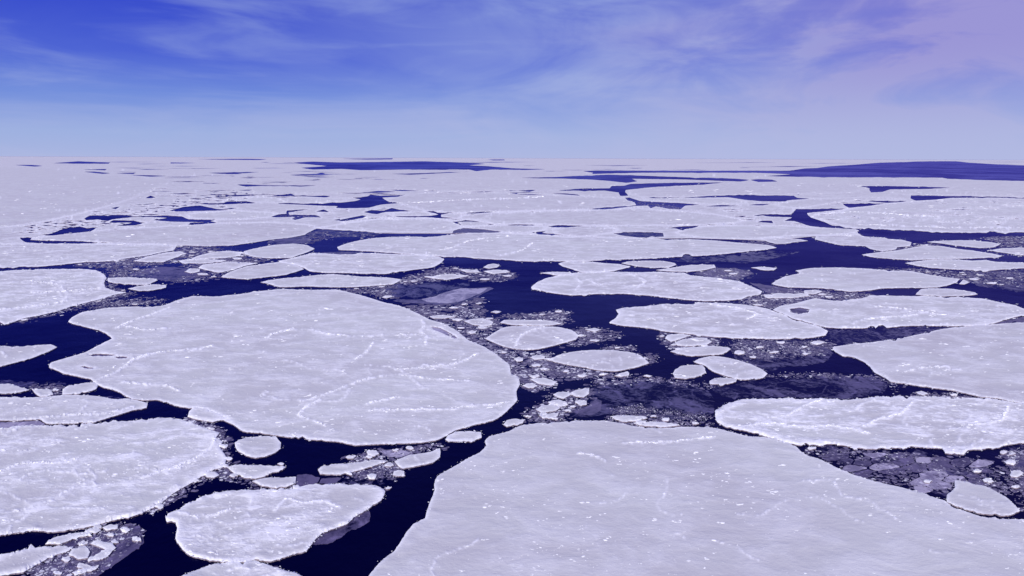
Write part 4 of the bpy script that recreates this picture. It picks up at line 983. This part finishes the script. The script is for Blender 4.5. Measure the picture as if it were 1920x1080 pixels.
# vertex heights
rough_v = np.zeros(nv)
rr = np.array([r['rough'] for r in rows] + [0.0])
for k in range(3):
    rough_v[T[thick][:, k]] = np.maximum(rough_v[T[thick][:, k]], rr[lab[thick]])
Z = np.zeros(nv)
RIM = np.zeros(nv)
for j in np.nonzero(on_thick)[0]:
    d = kd.find((ix[j], iy[j], 0))[2]
    gx, gy = GX[j], GY[j]
    m = ALT / max(1.0, V[j, 1] - float(horizon(V[j, 0])))       # metres per pixel here
    if gy > 9000:
        Z[j] = 0.45
        RIM[j] = 0.0
        continue
    v = Vector((gx, gy, 0))
    n1 = noise.noise(v * 0.035) * .22 + noise.noise(v * 0.16 + Vector((5, 9, 0))) * .10
    dm = d * m
    r = rough_v[j]
    rid = max(0.0, noise.noise(v * 0.075 + Vector((31, 7, 0))) - .12)
    cr2 = max(0.0, noise.noise(v * 0.33 + Vector((3, 17, 0))))
    hgt = 0.58 + n1 * (0.6 + r) + r * rid * 1.1 * (0.35 + cr2)
    rimw = math.exp(-((dm - 1.6) / 2.4) ** 2)
    hgt += rimw * (0.06 + 0.40 * max(0, noise.noise(v * 0.22 + Vector((9, 2, 0))) + .25)) * (0.5 + r)
    if shore[j]:
        hgt = 0.46 + 0.10 * noise.noise(v * .6)
    elif seam[j]:
        hgt = 0.58 + 0.12 * noise.noise(v * .4)
    _, k_r, d_r = rkd.find((ix[j], iy[j], 0))
    rdg = ridge_pts[k_r][2] * math.exp(-(d_r / (2.2 + 1.6 * r)) ** 2)
    Z[j] = hgt + (0 if shore[j] else rdg * min(0.9, m * 1.6) * (.6 + .8 * max(0, noise.noise(v * .3) + .3)))
    far = max(0.0, min(1.0, (V[j, 1] - 338) / 60)) * (0.75 if V[j, 1] < 470 else 1)
    RIM[j] = far * (math.exp(-(d / (4.5 + 13 * r * (.6 + max(-.5, noise.noise(v * .05))))) ** 1.5) * (0.8 + 0.4 * r))
    RIM[j] = max(RIM[j], min(1.25, rdg * 1.9))
Z[on_thin & ~on_thick] = 0.05


def mesh_object(name, co, faces, mats, fmat=None, smooth=None, parent=None, loc=None):
    """co world coordinates; the object's origin is put in its middle"""
    co = np.asarray(co, float)
    if loc is None:
        loc = np.array([(co[:, 0].min()+co[:, 0].max())/2, (co[:, 1].min()+co[:, 1].max())/2, 0.0])
    me = bpy.data.meshes.new(name)
    me.from_pydata([tuple(c) for c in (co - loc)], [], [tuple(int(q) for q in f) for f in faces])
    for m in mats:
        me.materials.append(m)
    if fmat is not None:
        me.polygons.foreach_set('material_index', np.asarray(fmat, dtype=np.int32))
    if smooth is not None:
        me.polygons.foreach_set('use_smooth', np.asarray(smooth, dtype=bool))
    me.update()
    o = bpy.data.objects.new(name, me)
    COL.objects.link(o)
    if parent is not None:
        o.parent = parent
        o.location = Vector(loc) - parent.location
    else:
        o.location = Vector(loc)
    return o


def attr(me, name, vals):
    a = me.attributes.new(name, 'FLOAT', 'POINT')
    a.data.foreach_set('value', np.asarray(vals, dtype=np.float32))


# ------------------------------------------------------------------ sea
S = 4.0e5
sea = mesh_object('sea_water', [(-S, -3000, 0), (S, -3000, 0), (S, S, 0), (-S, S, 0)], [(0, 1, 2, 3)], [WATER], loc=np.array([0, 0, 0.0]))
sea['kind'] = 'structure'

# which edges of the mesh border open water or thinner ice
def shell(idx, thin_kind):
    """top triangles of one label plus a side wall wherever the ice ends"""
    tri = T[idx]
    e = np.concatenate([tri[:, [0, 1]], tri[:, [1, 2]], tri[:, [2, 0]]])
    key = np.sort(e, axis=1)
    k = key[:, 0] * nv + key[:, 1]
    _, inv, cnt = np.unique(k, return_inverse=True, return_counts=True)
    border = e[cnt[inv] == 1]
    return tri, border


# neighbour kind over each edge
all_e = np.concatenate([T[:, [0, 1]], T[:, [1, 2]], T[:, [2, 0]]])
all_l = np.concatenate([lab, lab, lab])
ekey = all_e[:, 0] * nv + all_e[:, 1]
eorder = np.argsort(ekey); ekey_s = ekey[eorder]; el_s = all_l[eorder]
def label_over(a, b):
    """label of the triangle that holds the edge in the opposite direction"""
    q = b * nv + a
    p = np.searchsorted(ekey_s, q)
    p = np.minimum(p, len(ekey_s) - 1)
    return np.where(ekey_s[p] == q, el_s[p], -1)

ice_objects = {}
borders = {}
ABOVE = {'D': 0, 'M': 0, 'L': 0}
THIN_MAT = {'D': THIN_D, 'M': THIN_M, 'L': THIN_L}
order = np.argsort(lab, kind='stable')
ls = lab[order]
for i, r in enumerate(rows):
    if r['kind'] == 'O':
        continue
    a, b = np.searchsorted(ls, i), np.searchsorted(ls, i + 1)
    if b - a < 2:
        continue
    idx = order[a:b]
    is_thin = r['kind'] in 'DML'
    tri, border = shell(idx, is_thin)
    over = label_over(border[:, 0], border[:, 1])
    ok = kinds[over]
    wall = border if is_thin else border[np.isin(ok, ['O', 'D', 'M', 'L'])]
    used = np.unique(tri)
    remap = np.full(nv, -1); remap[used] = np.arange(len(used))
    if is_thin:
        co = np.stack([GX[used], GY[used], np.full(len(used), {'D': .035, 'M': .06, 'L': .09}[r['kind']])], 1)
    else:
        co = np.stack([GX[used], GY[used], Z[used]], 1)
    faces = [tuple(x) for x in remap[tri]]
    fm = [0] * len(faces)
    sm = [True] * len(faces)
    wv = np.unique(wall)
    if len(wv):
        wm = np.full(nv, -1); wm[wv] = np.arange(len(wv)) + len(used)
        # walls get their own top row so that shading breaks at the rim
        top = np.stack([GX[wv], GY[wv], (co[remap[wv], 2])], 1)
        bot = top.copy(); bot[:, 2] = -0.35
        co = np.concatenate([co, top, bot])
        nb = len(wv)
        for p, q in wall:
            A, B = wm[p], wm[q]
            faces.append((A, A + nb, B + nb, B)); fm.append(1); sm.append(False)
    name = {'P': 'pack_ice', 'F': 'ice_floe', 'S': 'small_ice_floe'}.get(r['kind'], 'new_ice_sheet' if not r.get('plate') else 'new_ice_plate')
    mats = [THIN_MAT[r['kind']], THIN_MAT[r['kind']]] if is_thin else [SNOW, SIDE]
    o = mesh_object(name, co, faces, mats, fm, sm)
    pad = len(co) - len(used)
    if not is_thin:
        attr(o.data, 'rim', np.concatenate([RIM[used], np.ones(pad) * .5]))
        attr(o.data, 'rough', np.concatenate([rough_v[used], np.ones(pad) * .3]))
    if r['kind'] == 'P':
        o['kind'] = 'structure'
        o.name = 'distant_pack_ice'
    else:
        o['label'] = r['label'] if not r.get('plate') else 'one of the grey plates of cracked new ice crowding the lower right wedge'
        o['category'] = 'ice floe' if r['kind'] in 'FS' else 'thin ice'
        if r['kind'] == 'F':
            o['group'] = 'snow covered floes spread over the sea'
        elif r['kind'] == 'S':
            o['group'] = 'small floes drifting between the big ones'
        elif r.get('plate'):
            o['group'] = 'plates of new ice in the lower right wedge'
        else:
            o['group'] = 'sheets of new ice in the leads'
    ice_objects[i] = o
    borders[i] = border
    r['obj'] = o

# ------------------------------------------------------------------ lumps: one builder for hummocks and brash
ICO = []
ph = (1 + 5 ** .5) / 2
for s1 in (-1, 1):
    for s2 in (-1, 1):
        ICO += [(0, s1, s2 * ph), (s1, s2 * ph, 0), (s2 * ph, 0, s1)]
ICO = np.array(ICO) / math.sqrt(1 + ph * ph)
def hull_ico():
    f = []
    n = 12
    D = ((ICO[:, None] - ICO[None]) ** 2).sum(-1) ** .5
    s = D[D > .1].min() * 1.05
    for i in range(n):
        for j in range(i+1, n):
            for k in range(j+1, n):
                if D[i, j] < s and D[j, k] < s and D[i, k] < s:
                    c = np.cross(ICO[j]-ICO[i], ICO[k]-ICO[i])
                    f.append((i, j, k) if c.dot(ICO[i]) > 0 else (i, k, j))
    return np.array(f)
ICF = hull_ico()


def lumps(centres, sizes, heights, zbase, stretch=None, ang=None):
    """squashed irregular lumps; returns vertices and faces"""
    n = len(centres)
    c = np.asarray(centres, float)
    r = np.asarray(sizes, float)
    h = np.asarray(heights, float)
    st = np.ones(n) if stretch is None else np.asarray(stretch)
    an = RNG.uniform(0, 6.28, n) if ang is None else np.asarray(ang)
    base = ICO[None] * (1 + RNG.uniform(-.32, .32, (n, 12, 1)))
    x = base[:, :, 0] * (r * st)[:, None]; y = base[:, :, 1] * r[:, None]
    ca, sa = np.cos(an)[:, None], np.sin(an)[:, None]
    X = x * ca - y * sa + c[:, 0:1]
    Y = x * sa + y * ca + c[:, 1:2]
    Zz = base[:, :, 2] * h[:, None] + np.asarray(zbase)[:, None]
    co = np.stack([X, Y, Zz], -1).reshape(-1, 3)
    fa = (ICF[None] + (np.arange(n) * 12)[:, None, None]).reshape(-1, 3)
    return co, fa


def slabs(centres, sizes, top, an=None):
    """flat many-sided cakes with upright sides"""
    n = len(centres)
    K = 7
    t = np.linspace(0, 2*math.pi, K, endpoint=False)[None] + RNG.uniform(-.3, .3, (n, K))
    rad = np.asarray(sizes)[:, None] * RNG.uniform(.62, 1.15, (n, K))
    st = RNG.uniform(.5, 1, n)[:, None]
    x, y = rad * np.cos(t), rad * np.sin(t) * st
    a = RNG.uniform(0, 6.28, n)[:, None]
    X = x*np.cos(a) - y*np.sin(a); Y = x*np.sin(a) + y*np.cos(a)
    c = np.asarray(centres)
    tp = np.asarray(top)[:, None]
    tilt = RNG.uniform(-.02, .02, (n, 2))
    Zt = tp + X*tilt[:, :1] + Y*tilt[:, 1:]
    Zt = np.maximum(Zt, tp * .5)
    up = np.stack([X*.92 + c[:, :1], Y*.92 + c[:, 1:2], Zt], -1)
    dn = np.stack([X + c[:, :1], Y + c[:, 1:2], np.full_like(X, -.1)], -1)
    co = np.concatenate([up, dn], 1).reshape(-1, 3)
    fs = []
    for i in range(n):
        o = i * 2 * K
        fs.append(tuple(o + k for k in range(K)))
        for k in range(K):
            k2 = (k + 1) % K
            fs.append((o+k, o+K+k, o+K+k2, o+k2))
    return co, fs


def owner_height(poly_rows, px, py):
    return 0.5


# ------------------------------------------------------------------ hummocks and ridges on every floe
def z_at_factory(idx):
    vs = np.unique(T[idx].ravel())
    k = kdtree.KDTree(len(vs))
    for a, j in enumerate(vs):
        k.insert((V[j, 0], V[j, 1], 0), int(j))
    k.balance()
    return lambda x, y: Z[k.find((x, y, 0))[1]]

for i, r in enumerate(rows):
    if r['kind'] not in 'FS' or 'obj' not in r:
        continue
    a, b = np.searchsorted(ls, i), np.searchsorted(ls, i + 1)
    idx = order[a:b]
    vis = idx[(C[idx, 0] > -60) & (C[idx, 0] < 1980) & (C[idx, 1] < 1110) & (C[idx, 1] > 345)]
    if len(vis) < 6:
        continue
    zat = z_at_factory(idx)
    tv = V[T[vis]]
    area = np.abs((tv[:, 1, 0]-tv[:, 0, 0])*(tv[:, 2, 1]-tv[:, 0, 1]) - (tv[:, 2, 0]-tv[:, 0, 0])*(tv[:, 1, 1]-tv[:, 0, 1])) / 2
    A = area.sum()
    cs, sz, hh = [], [], []
    def put(x, y, px_r, hf=.34):
        m = ALT / max(1.0, y - float(horizon(x)))
        gx, gy = ground(x, y)
        cs.append((float(gx), float(gy), zat(x, y))); sz.append(px_r * m); hh.append(min(1.6, px_r * m * hf))
    cy = C[vis, 1] - horizon(C[vis, 0])
    # scattered snow-capped blocks, gathered in strings and clumps
    n = int(A * (0.0026 + 0.011 * r['rough']))
    n = min(n, 4500)
    if n > 0:
        pick = RNG.choice(vis, n, p=area/area.sum())
        for q in pick:
            w = RNG.dirichlet((1, 1, 1))
            x, y = (w[:, None] * V[T[q]]).sum(0)
            gx, gy = ground(x, y)
            v = Vector((float(gx), float(gy), 0))
            dens = noise.noise(v * .022 + Vector((7, 77, 0))) + .5 * noise.noise(v * .09)
            if dens < RNG.uniform(-.35, .28):
                continue
            big = RNG.random() ** 4
            s = .8 + 2.6 * big
            for k in range(1 + int(RNG.random() * 2.6)):
                put(x + RNG.normal() * s * 1.5, y + RNG.normal() * s * .6, s * RNG.uniform(.6, 1.1))
    # broken rim
    bd = borders[i]
    bx = (V[bd[:, 0]] + V[bd[:, 1]]) / 2
    cen = None
    for (x, y) in bx:
        if not (-40 < x < 1960 and 345 < y < 1100):
            continue
        if noise.noise(Vector((x * .05, y * .11, 3))) < RNG.uniform(-.1, .5) - .45 * r['rough']:
            continue
        s = .4 + 1.2 * RNG.random() ** 4
        put(x + RNG.normal() * 3.0, y + RNG.normal() * 1.2, s, .38)
    if cs:
        sel = [k for k in range(len(cs))]
        co, fa = lumps(cs, sz, hh, np.array(cs)[:, 2] + 0.02, RNG.uniform(1.1, 2.3, len(cs)), RNG.normal(0, .5, len(cs)))
        tone = np.repeat(np.where(RNG.random(len(cs)) < .30, 0, 1), 20)
        h = mesh_object('snow_hummock', co, fa, [FRESH, DRIFT], tone, np.zeros(len(fa), bool), r['obj'])
        h['kind'] = 'stuff'
    r['zat'] = zat

for ln in RIDGES.strip().splitlines():
    word, pp = ln.split('|')
    r = next(q for q in rows if word in q['label'] and 'zat' in q)
    line = roughen(pts_of(pp), .16, closed=False)
    cs, sz, hh = [], [], []
    for a in range(len(line) - 1):
        x0, y0 = line[a]; x1, y1 = line[a+1]
        if not (-30 < x0 < 1950):
            continue
        gap = noise.noise(Vector((x0 * .035, y0 * .08, a * .01)))
        if gap < -.22:
            continue
        L = math.hypot(x1-x0, y1-y0)
        for k in range(max(1, int(L / 1.5))):
            t = RNG.random()
            x = x0 + (x1-x0)*t + RNG.normal() * 1.1; y = y0 + (y1-y0)*t + RNG.normal() * .45
            m = ALT / max(1.0, y - float(horizon(x)))
            gx, gy = ground(x, y)
            s = (.7 + 1.7 * RNG.random() ** 2) * (1 + .5 * gap)
            cs.append((float(gx), float(gy), r['zat'](x, y))); sz.append(s*m); hh.append(min(1.8, s*m*.45))
    if cs:
        co, fa = lumps(cs, sz, hh, np.array(cs)[:, 2] + .02, RNG.uniform(1, 1.6, len(cs)))
        h = mesh_object('pressure_ridge', co, fa, [FRESH, DRIFT], np.repeat(np.where(RNG.random(len(cs)) < .5, 0, 1), 20), np.zeros(len(fa), bool), r['obj'])
        h['kind'] = 'stuff'

# ------------------------------------------------------------------ brash between the floes
for ln in BRASH.strip().splitlines():
    dens, wh, big, label, pp = ln.split('|')
    dens, wh, big = float(dens), float(wh), float(big)
    zone = pts_of(pp)
    xs = [p[0] for p in zone]; ys = [p[1] for p in zone]
    A = 0.5 * abs(sum(zone[k-1][0]*zone[k][1] - zone[k][0]*zone[k-1][1] for k in range(len(zone))))
    cs, sz, tp, wf = [], [], [], []
    cover = 0; tries = 0
    while cover < dens * (1.5 if max(ys) > 560 else 1.0) * A and tries < 60000 and len(cs) < 3200:
        tries += 1
        x, y = RNG.uniform(min(xs), max(xs)), RNG.uniform(min(ys), max(ys))
        if not bool(inside(zone, x, y)):
            continue
        x += RNG.normal() * 7; y += RNG.normal() * 3 * min(1, (y - float(horizon(x))) / 350)
        d = y - float(horizon(x))
        kindf = RNG.random()
        rp = (big / 2) * (.27 + 1.3 * RNG.random() ** 4)           # radius in px
        ky = min(.9, d / FOC)
        m = ALT / d
        gx, gy = ground(x, y)
        v = Vector((float(gx), float(gy), 0))
        n = noise.noise(v * .07) + .5 * noise.noise(v * .25)
        if n < RNG.uniform(-.5, .25) - dens * .45:
            continue
        if kindf < .34:                                            # thin dark plates of slush between the crumbs
            rp = (big / 2) * RNG.uniform(.9, 2.8)
            cs.append((float(gx), float(gy))); sz.append(rp * m); tp.append(RNG.uniform(.03, .08)); wf.append(2)
            cover += rp * rp * ky * .7
            continue
        cs.append((float(gx), float(gy))); sz.append(rp * m); tp.append(RNG.uniform(.06, .20))
        wf.append(0 if RNG.random() < wh * .62 + n * .5 else 1 if RNG.random() < .7 else 2)
        cover += 3.14 * rp * rp * ky * .6
    if not cs:
        continue
    co, fs = slabs(cs, sz, tp)
    wf = np.array(wf)
    fm = np.repeat(wf, 8)
    o = mesh_object('brash_ice', co, fs, [BRASH_W, BRASH_G, SLUSH], fm)
    o['kind'] = 'stuff'
    o['label'] = label
    o['category'] = 'brash ice'
# labels of the loose plates: which shore of the wedge they lie on, counted from the left
pls = [r for r in rows if r.get('plate') and 'obj' in r]
def wedge_band(r):
    x = sum(p[0] for p in r['raw']) / len(r['raw']); y = sum(p[1] for p in r['raw']) / len(r['raw'])
    f = (y - (838 + (x - 1500) * .045)) / max(6.0, (845 + (x - 1500) * .36) - (838 + (x - 1500) * .045))
    return x, 0 if f < .33 else 1 if f < .66 else 2
bands = {0: [], 1: [], 2: []}
for r in pls:
    x, bd_ = wedge_band(r)
    bands[bd_].append((x, r))
ORD = ['leftmost', 'second', 'third', 'fourth', 'fifth', 'sixth', 'seventh', 'eighth', 'ninth', 'tenth', 'eleventh', 'twelfth', 'thirteenth',
       'fourteenth', 'fifteenth', 'sixteenth', 'seventeenth', 'eighteenth', 'nineteenth', 'twentieth']
WHERE = ["along the lower right wedge's far shore", 'in the middle of the lower right wedge', 'against the giant foreground floe']
for k, lst in bands.items():
    lst.sort(key=lambda t: t[0])
    for n_, (x, r) in enumerate(lst):
        tone = {'D': 'dark', 'M': 'mauve', 'L': 'pale grey'}[r['kind']]
        o_ = ORD[min(n_, 19)]
        r['obj']['label'] = '%s ice plate, %s %s' % (tone, o_ if n_ == 0 else o_ + ' from the left', WHERE[k])

NTH = ['first', 'second', 'third', 'fourth', 'fifth', 'sixth', 'seventh', 'eighth', 'ninth', 'tenth']
for zi, zl in enumerate(chunk_zones):
    mine = sorted([r for r in rows if r.get('chunk') and r['chunk'][0] == zi and 'obj' in r], key=lambda r: r['chunk'][1])
    for k, r in enumerate(mine):
        r['obj']['label'] = ('%s ice chunk from left, in %s' % (NTH[k], zl)) if len(mine) > 1 else 'lone ice chunk in ' + zl
        r['obj']['category'] = 'ice chunk'
        r['obj']['group'] = 'ice chunks riding in the brash'
        r['obj'].name = 'ice_chunk'

print('things', len(ice_objects), 'tris', len(T))
